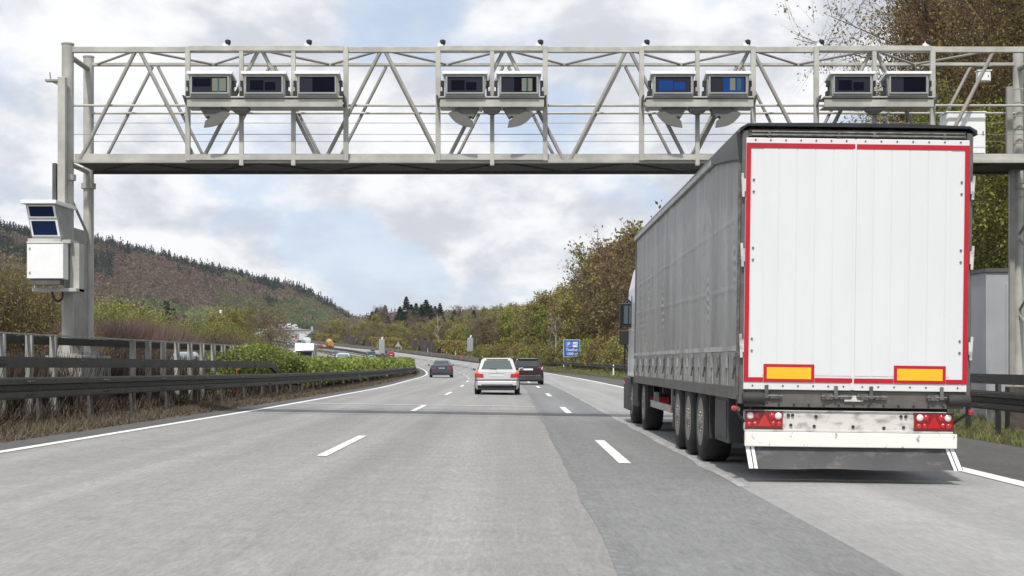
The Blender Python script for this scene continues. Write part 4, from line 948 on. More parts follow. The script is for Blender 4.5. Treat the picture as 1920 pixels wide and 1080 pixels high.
m = MB(); m.box(*LB(53, 447.5, 115, 457, 29.75, 29.82)); m.box(*LB(113, 449, 132, 456, 29.82, 30.4)); m.box(*LB(125, 455, 143, 546, 30.0, 30.35)); m.box(*LB(60, 540, 143, 546.5, 29.80, 30.35)); m.box(*LB(59, 458, 64, 546, 29.95, 30.0)); m.build('mounting_plate', M_gan, ga, bevel=.005)
o = thing('cabinet', 'white electrical cabinet below the large camera box on the left gantry leg', 'cabinet', ((92-960)/s0, 29.55, CZ+(HY-524)/s0)); ox = (92-960)/s0; oz = CZ+(HY-524)/s0
MB().box((-.37, 0, 0), (.37, .36, .745)).build('body', M_white, o, bevel=.01)
MB().box((-.375, -.012, .01), (.375, -.002, .735)).build('door', M_white, o, bevel=.006)
MB().box((-.38, -.03, .747), (.38, .38, .765)).build('lid', M_white, o)
for z in (.10, .60): MB().box((-.335, -.022, z), (-.30, -.0125, z+.05)).build('hinge', M_cam, o)
m = MB(); m.box((-.30, .02, -.12), (.30, .3, -.003)); m.build('cable_tray', M_dkpost, o)
cb = MB(); cb.path([((95-960)/s0+a, 29.9, CZ+(HY-546)/s0+b) for a, b in ((0, 0), (.01, -.09), (.05, -.17), (.12, -.21), (.19, -.18), (.22, -.10), (.21, 0))], .024, 8)
tag(cb.build('cable', M_blk, None, smooth=60), 'thick black cable looping below the white cabinet on the left gantry leg', 'cable')
# right side of the gantry
s1 = F/31.2
def whitebox(nm, lab, a, b, c, d, y, dep, m_):
    s = F/y; x0_, x1_ = (a-960)/s, (c-960)/s; z0, z1 = CZ+(HY-d)/s, CZ+(HY-b)/s; o = thing(nm, lab, 'cabinet', ((x0_+x1_)/2, y, z0)); w = (x1_-x0_)/2
    MB().box((-w, 0, 0), (w, dep, z1-z0)).build('body', m_, o, bevel=.01); MB().box((-w+.02, -.014, .02), (w-.02, -.002, z1-z0-.02)).build('door', m_, o, bevel=.005); MB().box((w-.07, -.03, (z1-z0)*.45), (w-.05, -.0145, (z1-z0)*.55)).build('handle', M_dkpost, o)
    MB().box((-w-.02, -.03, z1-z0+.002), (w+.02, dep+.02, z1-z0+.025)).build('lid', m_, o); return o
whitebox('cabinet', 'white cabinet standing on the gantry walkway right of the lorry roof', 1775, 211, 1848, 289, 30.75, .5, M_white)
whitebox('junction_box', 'small white junction box high on the right end of the gantry', 1834, 133, 1858, 152, 31.9, .15, M_white)
M_kio = mat('pale_grey_steel_panel', (.33, .34, .36), rough=.6, var=.08, vscale=1.0)
kz = g(13.0, 37.0)
o = thing('control_kiosk', 'tall pale grey kiosk with dark flat roof behind the right gantry leg', 'kiosk', (12.95, 37, kz)); top = CZ+(HY-503)/(F/37)-kz
MB().box((-.62, 0, 0), (1.0, 2.2, top-.1)).build('body', M_kio, o, bevel=.01); MB().box((-.66, -.05, top-.098), (1.04, 2.25, top)).build('roof', M_dkpost, o)
MB().box((-.1, -.02, .15), (.9, -.003, top-.4)).build('door', M_kio, o, bevel=.004)
MB().box((.78, -.04, 1.1), (.82, -.021, 1.3)).build('door_handle', M_dkpost, o)
bz = g(11.3, 29)
tag(MB().box((10.15, 29.0, bz-.3), (12.8, 29.3, bz+.95)).build('retaining_wall', mat('dark_brown_wall', (.075, .06, .05), rough=.9, var=.35, bump=.01, bscale=10), None, bevel=.02), 'low dark brown wall behind the right crash barrier below the gantry leg', 'wall')
# ------------------------------------------------------------------ signs and posts
M_sblue = mat('sign_blue', (.012, .105, .42), rough=.4, var=.05); M_swhite = mat('sign_white', (.80, .80, .80), rough=.4); M_sback = mat('grey_sign_back', (.34, .36, .37), rough=.5, metal=.2, var=.1)
ys_g = 172.0; s = F/ys_g; xs = (1072-960)/s; zb_ = g(xs, ys_g); zc = CZ+(HY-653)/s
o = thing('parking_sign', 'blue motorway sign with P and WC symbols on two posts on the right verge', 'sign', (xs, ys_g, zb_)); hz_ = zc-zb_
MB().box((-1.0, 0, hz_-1.04), (1.0, .05, hz_+1.04)).build('border', M_swhite, o, bevel=.01)
MB().box((-.955, -.008, hz_-.995), (.955, -.001, hz_+.995)).build('panel', M_sblue, o)
for sx in (-.62, .62): MB().box((sx-.06, .051, -.2), (sx+.06, .15, hz_+.9)).build('post', M_dkpost, o)
MB().box((.12, -.014, hz_+.14), (.72, -.009, hz_+.76)).build('symbol_field', M_swhite, o)
m = MB()
for a, b in (((-.68, .14), (-.08, .17)), ((-.68, .73), (-.08, .76)), ((-.68, .171), (-.65, .729)), ((-.11, .171), (-.08, .729))): m.box((a[0], -.014, hz_+a[1]), (b[0], -.009, hz_+b[1]))
m.build('symbol_border', M_swhite, o)
textmesh('P', .62, M_swhite, o, 'letter', (-.38, -.012, hz_+.45)); textmesh('WC', .34, M_blk, o, 'letters', (.42, -.018, hz_+.45))
textmesh('Theißtal', .44, M_swhite, o, 'lettering', (0, -.012, hz_-.20)); textmesh('1000 m', .44, M_swhite, o, 'lettering', (0, -.012, hz_-.68))
M_dw = mat('delineator_white', (.75, .75, .74), rough=.5)
def delin(x, y, h, lab, zb=None):
    o = thing('delineator_post', lab, 'marker post', (x, y, g(x, y) if zb is None else zb), 0, 'white delineator posts on the right')
    MB().loft([[(-.07, -.05, -.1), (.07, -.05, -.1), (.02, .07, -.1), (-.02, .07, -.1)], [(-.06, -.05, h*.72), (.06, -.05, h*.72), (.02, .06, h*.72), (-.02, .06, h*.72)]]).build('post', M_dw, o)
    MB().loft([[(-.058, -.048, h*.722), (.058, -.048, h*.722), (.02, .058, h*.722), (-.02, .058, h*.722)], [(-.056, -.046, h*.85), (.056, -.046, h*.85), (.02, .055, h*.85), (-.02, .055, h*.85)]]).build('black_band', M_blk, o)
    MB().loft([[(-.056, -.046, h*.852), (.056, -.046, h*.852), (.02, .055, h*.852), (-.02, .055, h*.852)], [(-.05, -.04, h*.96), (.05, -.04, h), (.01, .05, h), (-.01, .05, h*.96)]]).build('cap', M_dw, o)
delin(9.05, 127, 1.05, 'nearest white delineator post on the grass left of the lorry cab'); delin((1057-960)/(F/190), 190, 1.05, 'white delineator post just left of the blue parking sign')
for px, w_ in ((854, 'first along the barrier wall from the right'), (802, 'second along the barrier wall from the right'), (752, 'third along the barrier wall, beside the triangular sign'), (707, 'farthest, near the red and blue cars')):
    y = Yof(px, 10.9, 200, 620); x = float(x0(y))+10.9; delin(x, y, 1.15, f"small white delineator post, {w_}", float(zr(y))+.6)
M_red = mat('signal_red', (.65, .03, .04), rough=.5)
y = Yof(866, 10.0, 200, 500); x = float(x0(y))+10.0
m = MB(); m.prism([(x-.28, y, float(zr(y))+.05), (x-.08, y, float(zr(y))+.05), (x+.2, y+.1, float(zr(y))+1.0), (x+.0, y+.1, float(zr(y))+1.0)], (0, .05, 0))
tag(m.build('warning_marker', M_red, None), 'slanted red marker leaning on the barrier wall below the grey display', 'marker')
def display(px, pt, pb, y, lab, w_px=11):
    s = F/y; x = (px-960)/s; zb = g(x, y); z0, z1 = CZ+(HY-pb)/s-zb, CZ+(HY-pt)/s-zb; w = w_px/s/2
    o = thing('display_board', lab, 'sign', (x, y, zb), 0, 'grey display boards seen from behind')
    MB().box((-w, 0, z0), (w, .3, z1)).build('board', M_sback, o, bevel=.03)
    m = MB()
    for k in range(9): m.box((-w*.85, -.02, z0+.15+(z1-z0-.3)*k/9), (w*.85, -.002, z0+.15+(z1-z0-.3)*(k+.55)/9))
    m.build('louvres', M_sback, o); MB().box((-w*.25, .1, -.1), (w*.25, .28, z0-.002)).build('post', M_dkpost, o)
    MB().loft([[(-.1, 0, z1), (.15, 0, z1), (.15, .2, z1), (-.1, .2, z1)], [(.0, 0, z1+.55), (.4, 0, z1+.6), (.4, .2, z1+.6), (.0, .2, z1+.55)]]).build('solar_panel', M_swhite, o)
display(881.5, 633.5, 659, 313, 'grey display board on a post at the right end of the noise wall'); display(715.5, 636.5, 662.5, 320, 'grey display board on the median above the green van and red car')
y = 262; s = F/y; x = (746.5-960)/s; zb = g(x, y)
o = thing('triangular_sign', 'triangular sign seen from behind on a thin post beside the median', 'sign', (x, y, zb)); zl, zh = CZ+(HY-650)/s-zb, CZ+(HY-640)/s-zb
MB().prism([(-.5, 0, zl), (.5, 0, zl), (0, 0, zh)], (0, .03, 0)).build('plate', M_sback, o); MB().cyl((0, .06, -.1), (0, .06, zh), .045, n=8).build('post', M_sback, o)
o = thing('camera_mast', 'small grey mast with a boxy head rising from the valley trees below the hill', 'mast', ((415-960)/(F/300), 300, g((415-960)/(F/300), 300))); hh_ = CZ+(HY-583)/(F/300)-o.location.z
MB().cyl((0, 0, 0), (0, 0, hh_), .10, .07, 8).build('pole', M_sback, o); MB().box((-.35, -.2, hh_-.45), (.05, .2, hh_+.2)).build('head', M_swhite, o)
for px, pt, pb, y, lab in ((585, 612, 624, 800, 'tall narrow grey-blue sign at the far bend of the motorway'), (584, 624.5, 629, 740, 'small blue sign below the tall sign at the far bend')):
    s = F/y; x = (px-960)/s; zb = g(x, y); o = thing('road_sign', lab, 'sign', (x, y, zb)); z0, z1 = CZ+(HY-pb)/s-zb, CZ+(HY-pt)/s-zb
    MB().box((-.65, 0, z0), (.65, .1, z1)).build('panel', M_sback if pt < 620 else M_sblue, o); MB().box((-.1, .101, -.1), (.1, .2, max(z0, .5))).build('post', M_dkpost, o)
# ------------------------------------------------------------------ vehicles
M_tyre = mat('tyre_rubber', (.022, .021, .020), rough=.85, var=.3, vscale=9)
M_rim = mat('dull_wheel_rim', (.26, .24, .22), rough=.5, metal=.4, var=.3, vscale=9)
M_alu = mat('silver_rim', (.40, .41, .42), rough=.3, metal=.8)
M_chas = mat('black_chassis', (.028, .027, .026), rough=.7, var=.4, vscale=4)
M_plast = mat('grey_plastic_trim', (.045, .045, .048), rough=.6, var=.2)
M_cgl = mat('dark_car_window', (.020, .026, .026), rough=.04, spec=.9, coat=.5)
M_lens = mat('red_lamp_lens', (.46, .006, .010), rough=.12, spec=.8, coat=.6); M_lensd = mat('dark_red_lens', (.22, .006, .01), rough=.15, spec=.7)
M_ora = mat('orange_lamp_lens', (.85, .22, .02), rough=.15, spec=.7); M_clear = mat('clear_lamp_lens', (.75, .74, .72), rough=.12, spec=.9, coat=.5)
M_plate = mat('blank_plate', (.62, .62, .62), rough=.5); M_head = mat('headlamp_glass', (.55, .57, .6), rough=.1, spec=.9, coat=.6)
# ---- articulated lorry
M_door = mat('white_trailer_door', (.655, .665, .672), rough=.38, var=.025, vscale=1.2, stretch=(2, 1, .5), detail=6)
M_dirtw = mat('dirty_white_steel', (.56, .56, .53), rough=.6, vscale=3.5, stretch=(1.5, 1, 3), col2=(.30, .29, .26), thr=(.32, .52), bump=.001)
M_bump = mat('chipped_white_paint', (.76, .75, .71), rough=.5, vscale=9, stretch=(1.6, 1, .8), col2=(.34, .32, .29), thr=(.33, .40), detail=8)
M_tape = mat('red_reflective_tape', (.44, .006, .018), rough=.35, var=.10, vscale=6); M_yel = mat('yellow_reflective_marker', (.85, .46, .015), rough=.35, var=.05)
M_frame = mat('trailer_frame_grey', (.125, .118, .108), rough=.55, metal=.2, var=.25, vscale=4)
M_roof = mat('black_tarpaulin', (.020, .021, .024), rough=.35, var=.2)
M_flap = mat('worn_rubber_flap', (.055, .056, .060), rough=.6, vscale=3.0, stretch=(1.2, 1, 2.5), col2=(.115, .11, .105), thr=(.70, .52), bump=.002)
M_lock = mat('greasy_steel', (.16, .155, .145), rough=.5, metal=.5, var=.4, vscale=12)
M_gal = mat('aluminium_strip', (.42, .42, .41), rough=.4, metal=.4, var=.2)
m = bpy.data.materials.new('grey_tarpaulin'); m.use_nodes = True; t = m.node_tree; b = t.nodes['Principled BSDF']; MATS['grey_tarpaulin'] = m
co = t.nodes.new('ShaderNodeTexCoord')
def nz_(sc, st, det=5):
    mp = t.nodes.new('ShaderNodeMapping'); mp.inputs['Scale'].default_value = st; t.links.new(co.outputs['Object'], mp.inputs[0]); n = N(t, 'ShaderNodeTexNoise', Scale=sc, Detail=det, Roughness=.6); t.links.new(mp.outputs[0], n.inputs['Vector']); return n.outputs[0]
c1 = mixc(t, mapr(t, nz_(1.0, (1, 2.2, .25)), .32, .66), (.23, .225, .217), (.34, .333, .322)); c1 = mixc(t, mapr(t, nz_(2.2, (1, 1, .5), 7), .60, .72, 0, .35), c1, (.40, .39, .38))
t.links.new(c1, b.inputs['Base Color']); b.inputs['Roughness'].default_value = .42; b.inputs['Specular IOR Level'].default_value = .5
hb = mth(t, 'ADD', mth(t, 'MULTIPLY', nz_(1.0, (1, 2.2, .45), 4), .045), mth(t, 'MULTIPLY', nz_(3.0, (1, 1, 1), 3), .010))
bp = t.nodes.new('ShaderNodeBump'); bp.inputs['Distance'].default_value = 1.0; t.links.new(hb, bp.inputs['Height']); t.links.new(bp.outputs[0], b.inputs['Normal'])
M_tarp = m
LX, LY = 3.77, 15.7
lor = thing('articulated_lorry', 'articulated lorry with grey curtain sides and white rear doors edged in red tape', 'lorry', (LX, LY, -.055)); lor.rotation_euler = (0, rad(.75), 0)
lx = lambda px: (px-1601)/170.0
lz = lambda py: 1.335+(679-py)/170.0
# rear frame
m = MB(); HWd = 1.275
m.box((-HWd, 0, .86), (-HWd+.07, .12, 3.88)); m.box((HWd-.07, 0, .86), (HWd, .12, 3.88)); m.box((-HWd+.0705, .02, 3.815), (HWd-.0705, .12, 3.90))
m.box((-HWd, .121, .9), (-HWd+.04, 13.5, 1.05)); m.box((HWd-.04, .121, .9), (HWd, 13.5, 1.05)); m.box((-HWd, 13.45, .9), (HWd, 13.6, 3.88))
m.build('trailer_frame', M_frame, lor, bevel=.008)
m = MB()
for z in (3.83, 3.865): m.cyl((-HWd+.1, -.012, z), (HWd-.1, -.012, z), .010, n=8)
for px in (1434, 1564, 1630, 1762): x = lx(px); m.box((x-.015, -.04, 3.80), (x+.015, -.023, 3.86)); m.cyl((x-.04, -.045, 3.822), (x+.05, -.045, 3.822), .008, n=6)
m.build('locking_rods', M_lock, lor)
m = MB(); rings = []
for y in np.linspace(-.03, 13.62, 12):
    s = math.sin(y*.9)*.006
    rings.append([(-HWd-.035, y, 3.855), (-HWd-.03, y, 3.905+s), (-HWd+.05, y, 3.95+s), (-.6, y, 3.965), (.6, y, 3.965), (HWd-.05, y, 3.95-s), (HWd+.03, y, 3.905-s), (HWd+.035, y, 3.855), (HWd-.05, y, 3.925), (-HWd+.05, y, 3.925)])
m.loft(rings); m.build('roof_tarpaulin', M_roof, lor, smooth=35)
# doors
zb_d, zt_d = 1.02, 3.795
for (xa, xb, nm) in ((lx(1391), lx(1595.2), 0), (lx(1596.6), lx(1809), 1)):
    dr = MB(); dr.box((xa, -.035, zb_d), (xb, .015, zt_d)); d = dr.build('rear_door', M_door, lor, bevel=.006)
    # raised planks leave fine vertical joints
    m = MB(); k0 = xa+(.20 if nm == 0 else .10); wdt = .205; e1 = xa+.19 if nm == 0 else xa+.004; e2 = xb-.004 if nm == 0 else xb-.19
    xs_ = [e1]; x = (e1+.17 if nm == 0 else e1+.19)
    while x < e2-.06: xs_.append(x); x += .2
    xs_.append(e2)
    for a, c in zip(xs_[:-1], xs_[1:]): m.box((a+.005, -.0395, zb_d+.16), (c-.005, -.0352, zt_d-.12))
    m.build('plank_panel', M_door, d, bevel=.002)
    m = MB()
    x1, x2 = (xa, xb-.004) if nm == 0 else (xa+.004, xb); ox = .051
    if nm == 0: m.box((xa, -.044, 1.105), (xa+ox, -.0402, 3.735))
    else: m.box((xb-ox, -.044, 1.105), (xb, -.0402, 3.735))
    if nm == 0: m.box((xa+ox+.001, -.044, 3.68), (x2, -.0402, 3.735))
    else: m.box((x1, -.044, 3.68), (xb-ox-.001, -.0402, 3.735))
    ma, mb_ = (lx(1428), lx(1523)) if nm == 0 else (lx(1672), lx(1769))
    if nm == 0: m.box((xa+ox+.001, -.044, 1.105), (ma-.004, -.0402, 1.155)); m.box((mb_+.004, -.044, 1.105), (x2, -.0402, 1.155))
    else: m.box((x1, -.044, 1.105), (ma-.004, -.0402, 1.155)); m.box((mb_+.004, -.044, 1.105), (xb-ox-.001, -.0402, 1.155))
    m.build('red_tape', M_tape, d)
    m = MB(); z0, z1 = 1.105, 1.303; m.box((ma, -.046, z0), (mb_, -.0403, z1)); mk_ = m.build('marker_board', M_tape, d)
    m = MB(); m.box((ma+.035, -.050, z0+.035), (mb_-.035, -.0463, z1-.035)); m.build('marker_field', M_yel, d)
    if nm == 0: MB().box((xb-.022, -.0435, zb_d+.01), (xb+.012, -.0405, zt_d-.01)).build('centre_seal', M_door, d)
    m = MB()
    hinge_x = xa if nm == 0 else xb
    for k in range(7):
        x = xa+.1+k*(xb-xa-.2)/6
        for z in (zb_d+.045, zt_d-.025): m.cyl((x, -.042, z), (x, -.034, z), .010, n=8)
    for z in (1.45, 1.58, 2.45, 2.58, 3.2, 3.33):
        x = xa+.085 if nm == 0 else xb-.085; m.cyl((x, -.048, z), (x, -.034, z), .012, n=8)
    m.build('rivets', M_lock, d)
for sx in (-1, 1):
    for z in (1.50, 2.50, 3.27):
        m = MB(); m.box((sx*1.237, -.048, z-.07), (sx*1.262, -.036, z+.07)); m.cyl((sx*1.262, -.04, z-.13), (sx*1.275, -.04, z+.13), .016, n=8); m.build('door_hinge', M_dirtw, lor)
# lock gear under the doors
m = MB(); m.box((-HWd+.071, .0, .83), (HWd-.071, .1, 1.015)); m.build('rear_sill', M_frame, lor, bevel=.005)
for px in (1434, 1564, 1630, 1762):
    m = MB(); x = lx(px); m.box((x-.02, -.05, .93), (x+.02, -.001, 1.07)); m.cyl((x-.16, -.03, .955), (x+.18, -.03, .950), .013, n=8); m.box((x-.15, -.035, .92), (x-.03, -.002, .985)); m.box((x+.05, -.035, .925), (x+.17, -.002, .975)); m.cyl((x-.09, -.05, .95), (x-.09, -.036, .95), .03, n=10); m.build('lock_lever', M_lock, lor)
for sx in (-1, 1):
    m = MB(); m.lathe([(.055, -.12), (.065, -.09), (.065, .09), (.055, .12)], (sx*1.13, -.07, .925), 'x', 14); m.build('rubber_buffer', M_chas, lor, smooth=40)
MB().box((lx(1581), -.03, .90), (lx(1616), -.0015, .965)).build('plate', M_dirtw, lor)
m = MB(); m.cyl((lx(1420), -.02, .935), (lx(1420), -.001, .935), .028, n=12); m.build('side_marker', M_clear, lor)
m = MB()
for k in range(13): x = -1.0+k*.165; m.cyl((x, -.008, .855), (x, -.001, .855), .013, n=8)
m.build('sill_bolts', M_chas, lor)
# light bar with lamp clusters
zb_l, zt_l = .575, .79
m = MB(); m.box((lx(1395), .04, zb_l), (lx(1787), .10, zt_l)); m.box((lx(1395), .005, zb_l-.02), (lx(1787), .039, zb_l+.012)); m.box((lx(1395), .02, zt_l-.006), (lx(1787), .039, zt_l+.004)); m.build('lamp_bar', M_dirtw, lor, bevel=.004)
for a, z in ((1478, .74), (1486, .74), (1483, .63), (1530, .73), (1527, .62), (1600, .62), (1658, .61), (1690, .74), (1699, .74), (1695, .62)): MB().cyl((lx(a), .02, z), (lx(a), .0395, z), .017, n=10).build('bar_bolt', M_chas, lor)

for xa, xb in ((lx(1397), lx(1467)), (lx(1714), lx(1787))):
    m = MB(); m.box((xa, .0, .592), (xb, .0385, .775)); c = m.build('tail_lamp', M_lensd, lor, bevel=.006); w = xb-xa; xc = (xa+xb)/2
    m = MB(); m.prism([(xc-.075, -.006, .615), (xc+.075, -.006, .615), (xc, -.006, .755)], (0, .005, 0)); m.build('reflector', M_lens, c)
    for dx, z, r_, mm in ((-.155, .73, .038, M_clear), (.155, .73, .038, M_clear), (-.085, .73, .034, M_lens), (.085, .73, .034, M_lens), (-.165, .635, .03, M_lens), (-.10, .64, .028, M_lens), (.10, .645, .028, M_lens), (.165, .64, .03, M_lens)):
        MB().lathe([(.004, -.014), (r_*.7, -.012), (r_, -.001)], (xc+dx, 0, z), 'y', 16).build('bulb_lens', mm, c, smooth=50)
    m = MB(); m.box((xa-.008, .002, .582), (xb+.008, .038, .590)); m.box((xa-.008, .002, .777), (xb+.008, .038, .785)); m.build('lamp_surround', M_chas, c)
for a, b_, mm in (((lx(1787), .05, .66), (1.27, -.02, .80), 0), ((lx(1395), .05, .66), (-1.33, -.02, .81), 0)):
    MB().cyl(a, b_, .016, n=8).build('marker_arm', M_chas, lor); MB().lathe([(.01, -.03), (.03, -.02), (.03, .02), (.01, .03)], (b_[0], b_[1], b_[2]), 'y', 12).build('outline_lamp', M_lens, lor, smooth=50)
m = MB(); m.box((lx(1394.5), -.07, .395), (lx(1791), -.01, .555)); m.build('underrun_bumper', M_bump, lor, bevel=.008)
m = MB(); m.box((lx(1394), -.05, .46), (lx(1394.5)-.001, -.012, .51)); m.build('side_reflector', M_ora, lor)
n = 24; rings = []
for i in range(n+1):
    x = lx(1396)+(lx(1789)-lx(1396))*i/n; wv = .010*math.sin(i*.9)+.006*math.sin(i*2.1); sk = .045*(i/n)
    rings.append([(x, -.02, .395), (x+sk*.5+.015, -.05+wv*.5, .28), (x+sk+.03, -.10+wv, .155-.006*math.sin(i*.5)), (x+sk+.03, -.09+wv, .155-.006*math.sin(i*.5)), (x+sk*.5+.015, -.04+wv*.5, .28), (x, -.01, .395)])
m = MB(); m.loft(rings); m.build('spray_flap', M_flap, lor, smooth=50)
for x, w in ((lx(1396)+.004, .045), (lx(1396)+.062, .035), (lx(1789)-.105, .035), (lx(1789)-.057, .045)):
    i = (x-lx(1396))/(lx(1789)-lx(1396)); sk = .045*i
    m = MB(); m.loft([[(x, -.026, .393), (x+w, -.026, .393), (x+w, -.022, .393), (x, -.022, .393)], [(x+sk*.5+.015, -.064, .28), (x+sk*.5+w+.015, -.064, .28), (x+sk*.5+w+.015, -.060, .28), (x+sk*.5+.015, -.060, .28)], [(x+sk+.028, -.122, .157), (x+sk+w+.028, -.122, .157), (x+sk+w+.028, -.118, .157), (x+sk+.028, -.118, .157)]]); m.build('flap_stripe', M_swhite, lor)

# curtain sides
def curtain(sx):
    ny_, nz2_ = 320, 110; ys_ = np.linspace(.10, 13.5, ny_); ts = np.linspace(0, 1, nz2_); zlo = .99; zhi = 3.90
    Yg, Tg = np.meshgrid(ys_, ts, indexing='ij'); Zg = zlo+(zhi-zlo)*Tg; rnn = np.random.default_rng(3 if sx < 0 else 4)
    D = .010*np.sin(Yg*2*math.pi/.62+.4*np.sin(Yg))*np.clip(1.2-abs(Tg-.1)*9, 0, 1)
    D += .010*np.sin(Yg*4.1+Tg*2+np.sin(Yg*1.3)*2)*np.sin(Tg*math.pi)
    for k in range(44):
        yc = rnn.uniform(.3, 13.3); zc_ = rnn.uniform(.05, .95); a = rnn.uniform(-.5, .5); L_ = rnn.uniform(.12, .5); wd = rnn.uniform(.05, .16)
        dy = Yg-yc-a*(Tg-zc_)*2; D += rnn.uniform(-.016, .018)*np.exp(-(dy/wd)**2-((Tg-zc_)/L_)**2)
    for k in range(9):   # little crumples
        yc = rnn.uniform(.3, 13.3); zc_ = rnn.uniform(.1, .7); dy = Yg-yc-(Tg-zc_)*.5; D += .008*np.sin(Tg*150)*np.exp(-(dy/.06)**2-((Tg-zc_)/.10)**2)
    for zs_, sl_ in ((2.15, .012), (2.95, -.008)): D += .0035*np.exp(-((zlo+(zhi-zlo)*Tg-zs_-sl_*Yg)/.016)**2)
    strapy = (Yg/.62) % 1; D -= .022*np.exp(-((strapy-.5)/.13)**2)*np.clip(1-Tg*9, 0, 1)*1.0; D += .02*np.clip(1-Tg*8, 0, 1)*np.sin(strapy*math.pi)**2*0
    X = sx*(1.262+D)
    idx_ = np.arange(ny_*nz2_).reshape(ny_, nz2_); Fq_ = np.stack([idx_[:-1, :-1].ravel(), idx_[1:, :-1].ravel(), idx_[1:, 1:].ravel(), idx_[:-1, 1:].ravel()], 1)
    if sx > 0: Fq_ = Fq_[:, ::-1]
    Zg = Zg+np.where(Tg < .02, .012*np.cos(strapy*2*math.pi), 0)
    o = npmesh('side_curtain', np.stack([X.ravel(), Yg.ravel(), Zg.ravel()], 1), Fq_, M_tarp, lor, smooth=True)
    mm = MB()
    for zc_, hh in ((1.475, .030),): mm.box((sx*1.276, .12, zc_-hh), (sx*1.283, 13.48, zc_+hh))
    mm.build('light_band', mat('pale_tarp_band', (.46, .455, .45), rough=.45, vscale=3, col2=(.32, .315, .31), thr=(.42, .52)), o)
    mm = MB()
    for k in range(22):
        y_ = .31+.62*k
        if y_ > 13.4: break
        s_ = MB(); s_.box((sx*1.262, y_-.022, 1.02), (sx*1.272, y_+.022, 1.42)); s_.box((sx*1.2725, y_-.035, 1.25), (sx*1.292, y_+.035, 1.38)); s_.bar((sx*1.285, y_, 1.25), (sx*1.297, y_+.03, 1.13), .022); s_.box((sx*1.25, y_-.025, .93), (sx*1.272, y_+.025, 1.0195))
        s_.build('strap_buckle', M_gal if k % 2 else M_lock, o)
    return o
curtain(-1); curtain(1)
m = MB(); m.cyl((-1.285, .06, .95), (-1.285, .06, 3.80), .022, n=10); m.cyl((-1.29, -.01, .80), (-1.29, .10, .80), .03, n=8); m.build('curtain_pole', M_lock, lor)
m = MB(); m.loft([[(-1.31, .02, 3.56), (-1.24, .02, 3.50), (-1.24, .02, 3.85), (-1.34, .02, 3.86)], [(-1.33, .5, 3.62), (-1.26, .5, 3.60), (-1.26, .5, 3.88), (-1.33, .5, 3.88)], [(-1.315, 2.2, 3.80), (-1.27, 2.2, 3.80), (-1.27, 2.2, 3.88), (-1.315, 2.2, 3.88)]]); m.build('loose_tarpaulin_corner', M_roof, lor, smooth=40)
m = MB(); m.box((-1.312, 2.2, 3.80), (-1.272, 13.5, 3.862)); m.build('roof_rail', M_gal, lor)
# underside
m = MB(); m.box((-.55, .3, .62), (-.40, 13.2, .90)); m.box((.40, .3, .62), (.55, 13.2, .90))
for y_ in np.arange(.6, 13, 1.6): m.box((-1.2, y_, .78), (1.2, y_+.1, .899))
m.box((-1.1, .25, .3), (1.1, .32, .85)); m.build('chassis', M_chas, lor)
def wheel(parent, x, y, r_, w, sx, rim=M_rim, z=None, lug=True):
    z = r_ if z is None else z
    o = MB().lathe([(r_*.60, -w/2), (r_*.92, -w/2), (r_, -w*.38), (r_, w*.38), (r_*.92, w/2), (r_*.60, w/2)], (0, 0, 0), 'x', 36).build('wheel', M_tyre, parent, smooth=50, loc=(x, y, z))
    m_ = MB(); s = sx
    prof = [(r_*.615, s*(w/2+.004)), (r_*.57, s*(w/2+.006)), (r_*.52, s*(w/2-.05)), (r_*.36, s*(w/2-.09)), (r_*.30, s*(w/2-.03)), (r_*.20, s*(w/2-.01)), (r_*.10, s*(w/2+.02)), (r_*.05, s*(w/2+.03))]
    m_.lathe(prof, (0, 0, 0), 'x', 28)
    if lug:
        for k in range(10): a = k*.628; m_.cyl((s*(w/2-.035), math.cos(a)*r_*.25, math.sin(a)*r_*.25), (s*(w/2+.012), math.cos(a)*r_*.25, math.sin(a)*r_*.25), .016, n=6)
    m_.build('rim', rim, o, smooth=35); return o
for y_ in (3.35, 4.66, 5.97):
    for sx in (-1, 1): wheel(lor, sx*1.07, y_, .52, .36, sx)
    MB().cyl((-.9, y_, .52), (.9, y_, .52), .07, n=10).build('axle', M_chas, lor)
for sx in (-1, 1):
    m = MB(); m.box((sx*.88, 2.55, .34), (sx*1.24, 2.60, .98)); m.box((sx*.88, 2.6, 1.085-.12), (sx*1.22, 6.7, .985)); m.build('mudguard', M_chas, lor)
    m = MB(); m.box((sx*.80, 1.05, .36), (sx*1.235, 2.1, .93)); m.box((sx*1.2355, 1.12, .42), (sx*1.25, 2.02, .86)); m.build('storage_box', M_plast, lor, bevel=.02)
    m = MB(); m.box((sx*1.19, 7.2, .50), (sx*1.215, 10.6, .62)); m.box((sx*1.10, 7.4, .5), (sx*1.189, 7.46, .9)); m.box((sx*1.10, 10.2, .5), (sx*1.189, 10.26, .9)); m.build('side_guard', M_gal, lor)
    MB().box((sx*1.2155, 7.22, .53), (sx*1.222, 7.32, .59)).build('side_reflector', M_ora, lor)
    MB().box((sx*.95, 8.3, .22), (sx*1.05, 8.42, .88)).build('landing_leg', M_frame, lor)
for y_ in (.5, 2.3, 6.8): MB().box((-1.272, y_, .90), (-1.262, y_+.06, .94)).build('side_marker', M_ora, lor)
